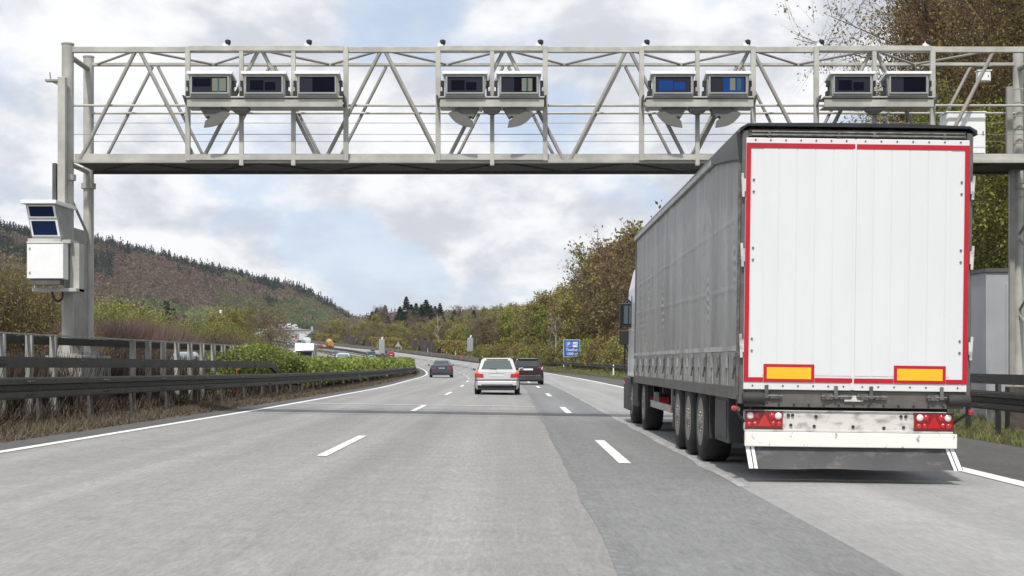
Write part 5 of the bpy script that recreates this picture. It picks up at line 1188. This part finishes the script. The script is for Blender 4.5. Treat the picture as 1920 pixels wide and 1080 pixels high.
# tractor unit
M_cab = mat('white_cab_paint', (.70, .72, .75), rough=.3, coat=.4, var=.04)
xa, xb = -1.225, 1.20
m = MB(); y0_, y1_ = 14.05, 16.25
m.loft([[(xa, y0_, 1.0), (xb, y0_, 1.0), (xb, y0_, 2.9), (xb-.1, y0_, 3.45), (xa+.1, y0_, 3.45), (xa, y0_, 2.9)], [(xa, y1_-.5, 1.0), (xb, y1_-.5, 1.0), (xb, y1_-.5, 2.9), (xb-.1, y1_-.6, 3.35), (xa+.1, y1_-.6, 3.35), (xa, y1_-.5, 2.9)], [(xa+.12, y1_, 1.0), (xb-.12, y1_, 1.0), (xb-.14, y1_-.08, 2.1), (xb-.25, y1_-.35, 2.9), (xa+.25, y1_-.35, 2.9), (xa+.14, y1_-.08, 2.1)]])
m.build('cab', M_cab, lor, bevel=.03)
MB().loft([[(xa+.05, 14.1, 3.46), (xb-.05, 14.1, 3.46), (xb-.1, 14.1, 3.80), (xa+.1, 14.1, 3.80)], [(xa+.15, 15.5, 3.40), (xb-.15, 15.5, 3.40), (xb-.3, 15.5, 3.46), (xa+.3, 15.5, 3.46)]]).build('roof_deflector', M_cab, lor)
MB().box((xa-.012, 14.9, 2.05), (xa-.003, 15.65, 2.75)).build('side_window', M_cgl, lor)
MB().add([(xa+.2, y1_-.05, 2.15), (xb-.2, y1_-.05, 2.15), (xb-.3, y1_-.33, 2.88), (xa+.3, y1_-.33, 2.88)], [(0, 1, 2, 3)]).build('windscreen', M_cgl, lor)
m = MB(); m.box((xa-.04, 15.0, .28), (xa+.4, 16.3, .995)); m.box((xb-.4, 15.0, .28), (xb+.04, 16.3, .995)); m.box((xa+.401, 15.9, .28), (xb-.401, 16.3, .995)); m.build('bumper', M_plast, lor, bevel=.03)
m = MB(); m.box((xa-.03, 12.9, .42), (xa+.35, 14.0, 1.0)); m.box((xb-.35, 12.9, .42), (xb+.03, 14.0, 1.0)); m.box((-.5, 10.6, .55), (.5, 15.8, .88)); m.build('tractor_chassis', M_chas, lor, bevel=.02)
for y_, xx in ((12.0, 1.04), (15.0, 1.02)):
    for sx in (-1, 1): wheel(lor, sx*xx, y_, .52, .34, sx)
    if y_ < 13:
        for sx in (-1, 1):
            m = MB(); m.loft([[(sx*.75, y_-.70, .45), (sx*1.20, y_-.70, .45), (sx*1.20, y_-.66, .45), (sx*.75, y_-.66, .45)], [(sx*.75, y_-.62, .95), (sx*1.20, y_-.62, .95), (sx*1.20, y_-.58, .93), (sx*.75, y_-.58, .93)], [(sx*.75, y_-.3, 1.08-.2), (sx*1.20, y_-.3, 1.08-.2), (sx*1.20, y_-.3, 1.04-.2), (sx*.75, y_-.3, 1.04-.2)]]); m.build('mudguard', M_chas, lor)
            MB().box((sx*.80, y_-.76, .52), (sx*1.16, y_-.705, .66)).build('tail_lamp', M_lens, lor)
m = MB(); m.box((-1.30, 15.62, 2.10), (-1.10, 15.72, 2.42)); m.box((-1.30, 15.60, 2.50), (-1.09, 15.72, 3.02)); m.box((-1.42, 15.62, 2.47), (-1.25, 15.70, 2.5)); hm = m.build('mirror', M_blk, lor, bevel=.02)
for o_ in (hm,): o_.location = (-.13, 0, -.40)
MB().box((-1.41, 15.585, 2.16), (-1.25, 15.597, 2.56)).build('mirror_glass', mat('mirror_glass', (.16, .19, .22), rough=.05, metal=.9), lor)
m = MB(); m.path([(-1.3, 15.66, 2.62), (-1.2, 15.66, 2.72), (-1.08, 15.66, 2.68)], .022); m.path([(-1.3, 15.66, 1.70), (-1.22, 15.66, 1.55), (-1.08, 15.66, 1.55)], .022); m.build('mirror_arm', M_blk, lor)
m = MB(); m.path([(xa-.06, 15.9, 1.1), (xa-.06, 15.9, 1.75)], .018); m.build('grab_handle', M_blk, lor); MB().box((xa-.05, 16.0, .84), (xa-.041, 16.1, .90)).build('side_marker', M_ora, lor)
# ---- cars
def ring(y, w, z0, z1, zm=None, wt=.9, wb=.9):
    zm = zm or z0+(z1-z0)*.55
    h = [(w*wb, z0), (w*.985, z0+.08), (w, zm), (w*.985, z1-.07), (w*wt, z1)]
    return [(-a, y, z) for a, z in h]+[(a, y, z) for a, z in reversed(h)]
def car(name, label, X, Y, rz, paint, L=4.5, Wd=1.78, H=1.45, style='wagon', z=None, group=None, rear='plain', detail=2, belt=.92, glass=None, trim=None):
    z = g(X, Y) if z is None else z
    o = thing(name, label, 'car', (X, Y, z+.01), rz, group); w = Wd/2; h = L/2; gl_ = glass or M_cgl; R_ = .31
    nose = .70; m = MB()
    tailz = {'wagon': belt+.02, 'hatch': belt+.03, 'saloon': belt+.08}[style]
    m.loft([ring(-h, w*.88, .36, tailz-.05, wt=.96), ring(-h+.05, w*.94, .24, tailz-.015, wt=.95), ring(-h+.20, w*.985, .19, tailz, wt=.93), ring(-h+.8, w, .18, belt+.03), ring(0, w, .18, belt), ring(h-1.5, w*.99, .18, belt-.02), ring(h-1.1, w*.98, .18, belt-.06), ring(h-.35, w*.93, .20, nose+.02, wt=.9), ring(h-.08, w*.84, .24, nose-.06, wt=.9), ring(h, w*.76, .32, nose-.14, wt=.9)])
    m.build('body', paint, o, smooth=38)
    ra, rb, rc, rd = {'wagon': (-h+.12, -h+.50, h-2.45, h-1.35), 'hatch': (-h+.14, -h+.62, h-2.1, h-1.05), 'saloon': (-h+.85, -h+1.55, h-2.5, h-1.45)}[style]
    wt, wr = w*.90, w*.67
    zb0_ = tailz-.04; zr_ = H
    def cring(y, wlow, wtop, z0, z1): return [(-wlow, y, z0), (-wtop-.03, y, z1-.06), (-wtop+.06, y, z1), (wtop-.06, y, z1), (wtop+.03, y, z1-.06), (wlow, y, z0)]
    m = MB(); st = [cring(ra, wt*.97, wt*.92, zb0_, zb0_+.05), cring(rb, wt, wr, zb0_, zr_-.035), cring((rb+rc)/2, wt, wr+.01, belt-.03, zr_), cring(rc, wt, wr, belt-.03, zr_-.04), cring(rd, wt*.97, wt*.88, belt-.08, belt-.02)]
    m.loft(st); m.build('roof', paint, o, smooth=30)
    def pane(A, B, t0, t1, k, nm, off):
        """window on the sloping face between two cabin rings"""
        pa = lambda s_, t: (Vector(A[1 if t0 >= 0 else 0]), 0)
        Al, Ar = Vector(A[1]), Vector(A[4]); Bl, Br = Vector(B[1]), Vector(B[4]); Al.z = (Al.z+A[2][2])/2; Ar.z = Al.z; Bl.z = (Bl.z+B[2][2])/2; Br.z = Bl.z
        P_ = lambda s_, t: (Al.lerp(Bl, t)).lerp(Ar.lerp(Br, t), s_)+Vector((0, off*.7, .022))
        MB().add([tuple(P_(k, t0)), tuple(P_(1-k, t0)), tuple(P_(1-k*1.35, t1)), tuple(P_(k*1.35, t1))], [(0, 1, 2, 3)]).build(nm, gl_, o, recalc=False)
    pane(st[0], st[1], .10, .86, .085, 'rear_window', -.03); pane(st[4], st[3], .05, .92, .07, 'windscreen', .03)
    for sx in (-1, 1):
        m = MB()
        def sp_(y, t, rr, zb_x): return (sx*(wt+(wr+.03-wt)*t+.010), y, zb_x+(zr_-.08-zb_x)*t)
        zb_s = belt-.01
        ys0 = rb+.12; ye = rc+.05
        parts_ = [(ys0-.28, ys0+.06, ys0+.75, ys0+.75), (ys0+.82, ys0+.82, ye-1.1+.35, ye-1.1+.35), (ye-.68, ye-.68, ye-.05, ye+.55)]
        if style == 'saloon': parts_ = [(ys0-.30, ys0+.06, ys0+.72, ys0+.72), (ys0+.79, ys0+.79, ye-.05, ye+.5)]
        elif L < 4.3: parts_ = [(ys0-.28, ys0, ys0+.72, ys0+.72), (ys0+.79, ys0+.79, ye-.05, ye+.5)]
        for a, b_, c, d in parts_:
            if c-b_ < .1: continue
            MB().add([sp_(a, .08, 0, zb_s), sp_(b_, .88, 0, zb_s), sp_(c, .88, 0, zb_s), sp_(d, .08, 0, zb_s)], [(0, 1, 2, 3)]).build('side_window', gl_, o, recalc=False)
        mm = MB(); mm.loft([[(sx*(w-.02), rd-.32, belt-.02), (sx*(w+.17), rd-.34, belt), (sx*(w+.17), rd-.34, belt+.12), (sx*(w-.02), rd-.32, belt+.10)], [(sx*(w-.02), rd-.18, belt), (sx*(w+.13), rd-.22, belt+.02), (sx*(w+.13), rd-.22, belt+.10), (sx*(w-.02), rd-.18, belt+.08)]])
        mir = mm.build('mirror', paint if detail > 1 else M_blk, o, bevel=.015)
        if detail > 1: MB().add([(sx*(w+.02), rd-.348, belt), (sx*(w+.155), rd-.352, belt+.015), (sx*(w+.155), rd-.352, belt+.105), (sx*(w+.02), rd-.348, belt+.085)], [(0, 1, 2, 3)]).build('mirror_glass', MATS['mirror_glass'], mir, recalc=False)
    for sx in (-1, 1):
        for y_ in (-h+.82, h-.85):
            wo = MB().lathe([(R_*.62, -.10), (R_*.93, -.10), (R_, -.08), (R_, .08), (R_*.93, .10), (R_*.62, .10)], (0, 0, 0), 'x', 20).build('wheel', M_tyre, o, smooth=50, loc=(sx*(w-.085), y_, R_))
            if detail > 0: MB().lathe([(R_*.62, sx*.102), (R_*.5, sx*.085), (R_*.2, sx*.09), (R_*.08, sx*.10)], (0, 0, 0), 'x', 14).build('rim', M_alu, wo, smooth=40)
            m = MB(); pts = [(sx*(w+.004), y_+math.cos(a)*(R_+.055), R_+math.sin(a)*(R_+.055)) for a in np.linspace(-.35, math.pi+.35, 14)]; m.add(pts, [tuple(range(14))]).build('wheel_arch', M_chas, o, recalc=False)
    m = MB(); m.box((-w*.84, -h+.12, .17), (w*.84, h-.15, .30)); m.build('underbody', M_chas, o)
    return o, w, h
M_silver = mat('silver_car_paint', (.60, .615, .63), rough=.28, metal=.2, coat=.7); M_wine = mat('wine_red_car_paint', (.030, .010, .016), rough=.22, metal=.3, coat=.8)
M_navy = mat('dark_slate_car_paint', (.050, .066, .088), rough=.24, metal=.1, coat=.8); M_cwhite = mat('white_car_paint', (.62, .64, .66), rough=.3, coat=.6)
M_cblue = mat('dark_blue_car_paint', (.02, .035, .12), rough=.3, coat=.6); M_cred = mat('red_car_paint', (.42, .02, .025), rough=.3, coat=.6); M_teal2 = mat('teal_green_van_paint', (.02, .20, .17), rough=.3, coat=.6)
M_cgrey = mat('pale_grey_car_paint', (.35, .37, .39), rough=.3, metal=.3, coat=.6); M_seat = mat('dark_seat_fabric', (.02, .02, .022), rough=.9)
M_sky = mat('light_window_strip', (.20, .25, .25), rough=.2)
def quadm(o, pts, nm, mm): return MB().add(pts, [tuple(range(len(pts)))]).build(nm, mm, o, recalc=False)
# silver estate
Y = 55.2; X = (932-960)/(F/Y); wz = float(rz_(np.array(X), np.array(Y+2)))
o, w, h = car('estate_car', 'silver estate car with orange-red tail lights driving ahead in the middle lane', X, Y+2.2, 0, M_silver, 4.5, 1.74, 1.43, 'wagon', z=wz, glass=mat('greenish_rear_window', (.075, .10, .095), rough=.06, spec=.8, coat=.5))
yb = -h
for sx in (-1, 1):
    m = MB(); m.loft([[(sx*.52, yb-.02, .66), (sx*.845, yb-.012, .66), (sx*.845, yb-.012, .83), (sx*.53, yb-.02, .81)], [(sx*.52, yb+.05, .66), (sx*.87, yb+.2, .66), (sx*.87, yb+.2, .83), (sx*.53, yb+.05, .81)]]); m.build('tail_lamp', M_lens, o, bevel=.01)
    m = MB(); m.prism([(sx*.71, yb-.018, .832), (sx*.845, yb-.010, .832), (sx*.83, yb+.01, .95), (sx*.75, yb-.005, .95)], (0, .09, 0)); m.build('indicator_lamp', M_ora, o)
    MB().bar((sx*.58, yb+.65, 1.485), (sx*.62, yb+2.2, 1.49), .03).build('roof_rail', M_alu, o); MB().box((sx*.565, yb+.6, 1.42), (sx*.60, yb+.68, 1.50)).build('rail_foot', M_alu, o)
MB().box((-.26, yb-.008, .70), (.26, yb+.02, .80)).build('number_plate', M_plate, o, bevel=.004)
MB().box((-.30, yb-.004, .805), (.30, yb+.02, .83)).build('plate_trim', M_alu, o)
m = MB(); m.loft([[(-w*.93, yb+.04, .35), (w*.93, yb+.04, .35), (w*.93, yb+.04, .53), (-w*.93, yb+.04, .53)], [(-w*.86, yb-.07, .36), (w*.86, yb-.07, .36), (w*.86, yb-.07, .52), (-w*.86, yb-.07, .52)]]); m.build('bumper', M_silver, o, bevel=.02)
MB().box((-w*.98, yb-.02, .555), (w*.98, yb+.2, .585)).build('rubbing_strip', M_plast, o); MB().box((-w*.70, yb-.078, .365), (w*.70, yb-.071, .40)).build('bumper_groove', M_plast, o)
MB().box((-w*.86, yb+.0, .20), (w*.86, yb+.10, .345)).build('valance', M_chas, o)
MB().bar((-.02, yb+.13, .985), (-.30, yb+.14, 1.0), .02).build('wiper', M_blk, o)
MB().box((-.42, yb+.42, 1.36), (.42, yb+.46, 1.385)).build('brake_lamp', M_lensd, o)
MB().box((-.02, yb-.004, .86), (.02, yb+.03, .90)).build('emblem', M_alu, o)
# wine red hatchback
Y = 82.0; X = (987.5-960)/(F/Y); o, w, h = car('hatchback', 'wine-red hatchback ahead of the silver estate, half in the right lane', X+.03, Y+2.0, rad(1.5), M_wine, 4.3, 1.80, 1.50, 'hatch', belt=.96)
yb = -h
for sx in (-1, 1):
    quadm(o, [(sx*.70, yb-.02, .84), (sx*.87, yb+.05, .80), (sx*.90, yb+.16, 1.05), (sx*.80, yb+.06, 1.07)], 'tail_lamp', M_lens); quadm(o, [(sx*.74, yb-.03, .87), (sx*.80, yb-.0, .85), (sx*.85, yb+.06, 1.0), (sx*.80, yb+.03, 1.02)], 'lamp_centre', M_clear)
    MB().box((sx*.50, yb-.01, .52), (sx*.68, yb+.04, .55)).build('reflector', M_lens, o)
MB().box((-.27, yb-.012, .82), (.27, yb+.03, .92)).build('number_plate', M_swhite, o); MB().box((-w*.88, yb-.02, .22), (w*.88, yb+.15, .55)).build('bumper', M_plast, o, bevel=.04)
MB().box((-.5, yb+.5, 1.47), (.5, yb+.62, 1.50)).build('spoiler', M_cgrey, o); MB().box((-.60, yb+.55, 1.50), (.60, yb+2.2, 1.515)).build('roof_panel', M_cgrey, o)
# dark saloon
Y = 113.0; X = (824.5-960)/(F/Y); o, w, h = car('saloon_car', 'dark slate saloon far ahead in the left lane near the barrier', X, Y+2.3, rad(4), M_navy, 4.75, 1.82, 1.40, 'saloon', belt=.92, z=.06)
yb = -h
for sx in (-1, 1): quadm(o, [(sx*.44, yb-.015, .72), (sx*.82, yb-.002, .68), (sx*.89, yb+.05, .86), (sx*.50, yb-.015, .88)], 'tail_lamp', M_lens)
MB().box((-.38, yb-.012, .66), (.38, yb+.03, .84)).build('number_plate_recess', M_plast, o); MB().box((-.26, yb-.02, .68), (.26, yb-.013, .78)).build('number_plate', M_cgrey, o)
MB().box((-w*.85, yb-.02, .20), (w*.85, yb+.14, .34)).build('valance', M_chas, o)
# oncoming traffic beyond the hedge (they face us)
def onc(name, label, px, Yd, paint, z=None, **kw):
    X = (px-960)/(F/Yd); u = X-float(x0(Yd)); sl = math.atan2(float(x0(Yd+5)-x0(Yd-5)), 10)
    o, w, h = car(name, label, X, Yd, math.pi-sl, paint, z=z, group=kw.pop('group', 'oncoming cars beyond the hedge'), detail=0, **kw)
    for sx in (-1, 1): quadm(o, [(sx*w*.50, h-.02, .55), (sx*w*.84, h-.07, .55), (sx*w*.86, h-.14, .70), (sx*w*.52, h-.06, .68)], 'headlight', M_head)
    MB().box((-.5, h-.06, .42), (.5, h+.01, .56)).build('grille', M_blk, o); MB().box((-.26, h+.011, .36), (.26, h+.02, .46)).build('number_plate', M_plate, o)
    return o
M_cgl2 = mat('sky_reflecting_windscreen', (.10, .15, .18), rough=.05, spec=.9, coat=.8)
onc('saloon_car', 'grey car whose roof just clears the hedge in front of the motorhome', 553, 150, M_cgrey, style='saloon', H=1.50, glass=M_cgl2, z=.40)
o = onc('sport_utility_car', 'white oncoming car with roof rails right of the motorhome, half hidden by the hedge', 643, 149, M_cwhite, style='wagon', H=1.82, Wd=1.86, belt=1.12, glass=M_cgl2, z=.40)
for sx in (-1, 1): MB().bar((sx*.6, -1.6, 1.88), (sx*.6, .4, 1.88), .05).build('roof_rail', M_alu, o)
onc('saloon_car', 'pale silver car glimpsed between the grey fence posts right of the gantry', 345, 80, M_cgrey, style='saloon', H=1.5, glass=M_cgl2)
onc('estate_car', 'dark blue oncoming car behind the white one', 628, 381, M_cblue, style='wagon', H=1.55, z=2.65)
onc('saloon_car', 'silver oncoming car left of the motorhome, farther away', 542, 560, M_cgrey, style='saloon', H=1.5); onc('saloon_car', 'dark oncoming car just left of the motorhome roof edge', 549, 545, M_navy, style='saloon', H=1.5)
onc('saloon_car', 'tiny dark car above the white van on the far bend', 554, 760, M_navy, style='saloon', H=1.5)
onc('estate_car', 'tiny white car on the upper bend left of the tall sign', 577.5, 800, M_cwhite, style='wagon', H=1.5)
onc('estate_car', 'tiny white car left of the tanker lorry on the uppermost bend', 549, 930, M_cwhite, style='wagon', H=1.7); onc('estate_car', 'tiny pale car right of the tanker lorry on the uppermost bend', 562, 930, M_cgrey, style='wagon', H=1.7)
def ours(name, label, px, Yd, paint, z=None, **kw):
    X = (px-960)/(F/Yd); sl = math.atan2(float(x0(Yd+5)-x0(Yd-5)), 10)
    o, w, h = car(name, label, X, Yd, -sl, paint, z=z, group='distant cars on the right carriageway', detail=0, **kw)
    for sx in (-1, 1): quadm(o, [(sx*w*.5, -h-.014, .66), (sx*w*.87, -h-.012, .66), (sx*w*.87, -h-.01, .82), (sx*w*.5, -h-.012, .82)], 'tail_lamp', M_lens)
    MB().box((-.26, -h-.02, .5), (.26, -h+.03, .62)).build('number_plate', M_plate, o); return o
ours('hatchback', 'bright red car far ahead left of the triangular sign', 732, 360, M_cred, style='hatch', L=4.0, H=1.45)
ours('hatchback', 'small blue and white car beside the far red one', 720.5, 372, M_cblue, style='hatch', L=3.8, H=1.4)
ours('hatchback', 'small red car behind the median barrier left of the orange lorry', 600, 500, M_cred, style='hatch', L=4.2, H=1.5, z=6.0)
ours('saloon_car', 'tiny dark car right of the white tanker lorry', 590, 535, M_navy, style='saloon', H=1.5)
ours('hatchback', 'tiny red car beside the white van on the bend', 554.5, 700, M_cred, style='hatch', L=4.0, H=1.5)
# box-shaped vehicles
def boxveh(name, label, cat, px, Yd, fwd, w, Hh, Lb, body_m, cab_m, z=None, cabL=1.8, cabH=2.3, over=False, rz=None, group=None, px_is_center=True):
    """fwd -1 faces us, +1 drives away; the end nearest to us stands at Yd"""
    X = (px-960)/(F/Yd); sl = math.atan2(float(x0(min(Yd+5, 1400))-x0(Yd-5)), 10); z = g(X, Yd) if z is None else z
    o = thing(name, label, cat, (X, Yd, z), (-sl if rz is None else rz), group); hw = w/2
    ya, yb2 = (0, Lb) if fwd > 0 else (cabL, cabL+Lb); ca, cb_ = (Lb, Lb+cabL) if fwd > 0 else (0, cabL)
    R_ = .42 if Hh > 2.2 else .33
    for y_ in ((ya+1.0, cb_-.9) if fwd > 0 else (.9, yb2-1.2)):
        for sx in (-1, 1): MB().lathe([(R_*.5, -.14), (R_, -.12), (R_, .12), (R_*.5, .14)], (0, 0, 0), 'x', 14).build('wheel', M_tyre, o, smooth=50, loc=(sx*(hw-.16), y_, R_))
    MB().box((-hw*.9, .1, .35), (hw*.9, Lb+cabL-.1, .75)).build('chassis', M_chas, o)
    fr = 0.0
    m = MB(); s = -1 if fwd < 0 else 1; yf = 0 if fwd < 0 else Lb+cabL; yk = cabL if fwd < 0 else Lb
    m.loft([[(-hw*.94, yk, .45), (hw*.94, yk, .45), (hw*.94, yk, cabH*.72), (hw*.84, yk, cabH), (-hw*.84, yk, cabH), (-hw*.94, yk, cabH*.72)], [(-hw*.94, yf-s*.55, .45), (hw*.94, yf-s*.55, .45), (hw*.93, yf-s*.6, cabH*.62), (hw*.80, yf-s*.95, cabH), (-hw*.80, yf-s*.95, cabH), (-hw*.93, yf-s*.6, cabH*.62)], [(-hw*.86, yf, .45), (hw*.86, yf, .45), (hw*.84, yf-s*.08, cabH*.50), (hw*.82, yf-s*.35, cabH*.56), (-hw*.82, yf-s*.35, cabH*.56), (-hw*.84, yf-s*.08, cabH*.50)]])
    m.build('cab', cab_m, o, bevel=.03)
    if fwd < 0:
        quadm(o, [(-hw*.80, .29, cabH*.58), (hw*.80, .29, cabH*.58), (hw*.74, .88, cabH*.97), (-hw*.74, .88, cabH*.97)], 'windscreen', M_cgl)
        MB().box((-hw*.45, -.02, .75), (hw*.45, .02, 1.0)).build('grille', M_blk, o)
        for sx in (-1, 1): MB().box((sx*hw*.58, -.02, .75), (sx*hw*.82, .06, .98)).build('headlight', M_head, o); MB().box((sx*hw*.96, .5, cabH*.58), (sx*(hw*.96+.18), .6, cabH*.58+.30)).build('mirror', M_blk, o)
        MB().box((-.26, -.03, .50), (.26, -.001, .61)).build('number_plate', M_plate, o)
    return o, hw, ya, yb2
rs = random.Random(2)
# motorhome
o, hw, ya, yb2 = boxveh('motorhome', 'white motorhome with a tall overhanging front coming towards us behind the hedge', 'motorhome', 570, 168, -1, 2.25, 3.1, 4.6, M_cwhite, M_cwhite, z=.38, cabH=2.15)
m = MB(); m.loft([[(-hw, 1.5, .6), (hw, 1.5, .6), (hw, 1.5, 3.1), (-hw, 1.5, 3.1)], [(-hw, yb2, .6), (hw, yb2, .6), (hw, yb2, 3.1), (-hw, yb2, 3.1)]]); m.build('living_box', M_cwhite, o, bevel=.08)
m = MB(); m.loft([[(-hw, .35, 2.2), (hw, .35, 2.2), (hw, .25, 2.45), (hw, .75, 3.12), (-hw, .75, 3.12), (-hw, .25, 2.45)], [(-hw, 1.49, 2.2), (hw, 1.49, 2.2), (hw, 1.49, 2.5), (hw, 1.49, 3.15), (-hw, 1.49, 3.15), (-hw, 1.49, 2.5)]]); m.build('overcab_bunk', M_cwhite, o, bevel=.06)
MB().box((hw+.002, 3.0, 1.5), (hw+.02, 4.2, 2.2)).build('side_window', M_cgl, o); MB().box((-hw-.02, 3.0, 1.5), (-hw-.002, 4.2, 2.2)).build('side_window', M_cgl, o)
def van(label, px, Yd, paint, hgt=1.95, z=None, fwd=-1, box=False):
    o, hw, ya, yb2 = boxveh('van', label, 'van', px, Yd, fwd, 1.95, hgt, 3.0, paint, paint, z=z, cabH=hgt)
    m = MB(); m.loft([[(-hw*.97, ya, .42), (hw*.97, ya, .42), (hw*.97, ya, hgt*.7), (hw*.86, ya, hgt+.02), (-hw*.86, ya, hgt+.02), (-hw*.97, ya, hgt*.7)], [(-hw*.97, yb2, .42), (hw*.97, yb2, .42), (hw*.97, yb2, hgt*.7), (hw*.86, yb2, hgt+.02), (-hw*.86, yb2, hgt+.02), (-hw*.97, yb2, hgt*.7)]]); m.build('cargo_body', paint, o, bevel=.03); return o
o = van('teal green van with a dark roof box coming towards us', 697, 293, M_teal2, z=1.55)
MB().box((-.1, 1.6, 2.0), (.7, 3.2, 2.35)).build('roof_box', M_navy, o, bevel=.08)
MB().box((-.5, -.035, 1.02), (.3, -.021, 1.14)).build('bonnet_stripe', M_swhite, o)
van('pale blue-white van partly hidden behind the motorhome', 546, 196, M_cwhite, 2.3, z=.45); van('white van coming down the bend above the silver cars', 549, 640, M_cwhite, 2.6)
# lorries far away
M_orange = mat('orange_lorry_paint', (.42, .19, .035), rough=.4)
o, hw, ya, yb2 = boxveh('tipper_lorry', 'orange drum lorry driving away along the noise wall', 'lorry', 620.5, 505, 1, 2.4, 3.4, 5.0, M_orange, M_orange, cabH=2.8)
MB().cyl((0, .2, 2.0), (0, 4.4, 2.5), .85, 1.15, 16).build('drum', mat('ochre_drum', (.42, .27, .14), rough=.5), o, smooth=40); MB().loft([[(-1.1, .0, 1.1), (1.1, .0, 1.1), (1.15, .0, 2.1), (.6, .0, 2.4), (-.6, .0, 2.4), (-1.15, .0, 2.1)], [(-1.1, .19, 1.1), (1.1, .19, 1.1), (1.15, .19, 2.1), (.6, .19, 2.4), (-.6, .19, 2.4), (-1.15, .19, 2.1)]]).build('rear_hopper', M_orange, o)
for sx in (-1, 1): MB().box((sx*.6, -.03, .8), (sx*1.05, -.001, 1.0)).build('tail_lamp', M_lens, o)
def tanker(label, px, Yd, fwd, z=None, rz=None):
    o, hw, ya, yb2 = boxveh('tanker_lorry', label, 'lorry', px, Yd, fwd, 2.5, 3.6, 9.0, M_cwhite, M_cwhite, cabH=2.9, z=z, rz=rz)
    MB().lathe([(.5, ya), (1.15, ya+.12), (1.28, ya+.5), (1.28, yb2-.6), (1.15, yb2-.15), (.5, yb2)], (0, 0, 2.25), 'y', 20).build('tank', M_cwhite, o, smooth=50)
    if fwd > 0:
        for sx in (-1, 1): MB().box((sx*.6, -.03, .75), (sx*1.1, -.001, .95)).build('tail_lamp', M_lens, o)
    return o
tanker('white tanker lorry with round rear driving away just above the motorhome', 577.5, 545, 1)
def boxlorry(label, px, Yd, fwd, paint, z=None, rz=None, w=2.5, cabm=None):
    o, hw, ya, yb2 = boxveh('box_lorry', label, 'lorry', px, Yd, fwd, w, 3.8, 7.5, paint, cabm or M_cwhite, cabH=2.8, z=z, rz=rz)
    MB().box((-hw, ya, .8), (hw, yb2, 3.75)).build('cargo_box', paint, o, bevel=.03)
    if fwd > 0:
        MB().box((-hw*.94, ya-.03, 1.0), (-.01, ya-.001, 3.6)).build('rear_door', paint, o); MB().box((.01, ya-.03, 1.0), (hw*.94, ya-.001, 3.6)).build('rear_door', paint, o)
    return o
boxlorry('white box lorry driving away left of the round-backed tanker', 566.5, 620, 1, M_cwhite)
tanker('white tanker lorry on the uppermost bend, rightmost of its row', 556, 960, -1, rz=rad(22)); boxlorry('white lorry left of the tanker on the uppermost bend', 543, 990, -1, M_cwhite, rz=rad(20)); boxlorry('second white lorry from the left on the uppermost bend', 532, 1020, -1, M_cwhite, rz=rad(25)); boxlorry('lorry with orange cargo box on the uppermost bend behind the bare tree', 513, 1040, -1, M_orange, rz=rad(35))

# ------------------------------------------------------------------ thin haze in the air
hm_ = bpy.data.materials.new('thin_haze'); hm_.use_nodes = True; t = hm_.node_tree; t.nodes.clear()
o_ = t.nodes.new('ShaderNodeOutputMaterial'); pv = t.nodes.new('ShaderNodeVolumePrincipled'); pv.inputs['Color'].default_value = (.86, .91, 1, 1); pv.inputs['Density'].default_value = .00006; pv.inputs['Anisotropy'].default_value = .2
t.links.new(pv.outputs[0], o_.inputs['Volume'])
hz = MB().box((-2800, -60, -8), (2800, 2900, 330)).build('haze', hm_); stuff(hz, 'thin pale haze lying over the valley', 'haze')
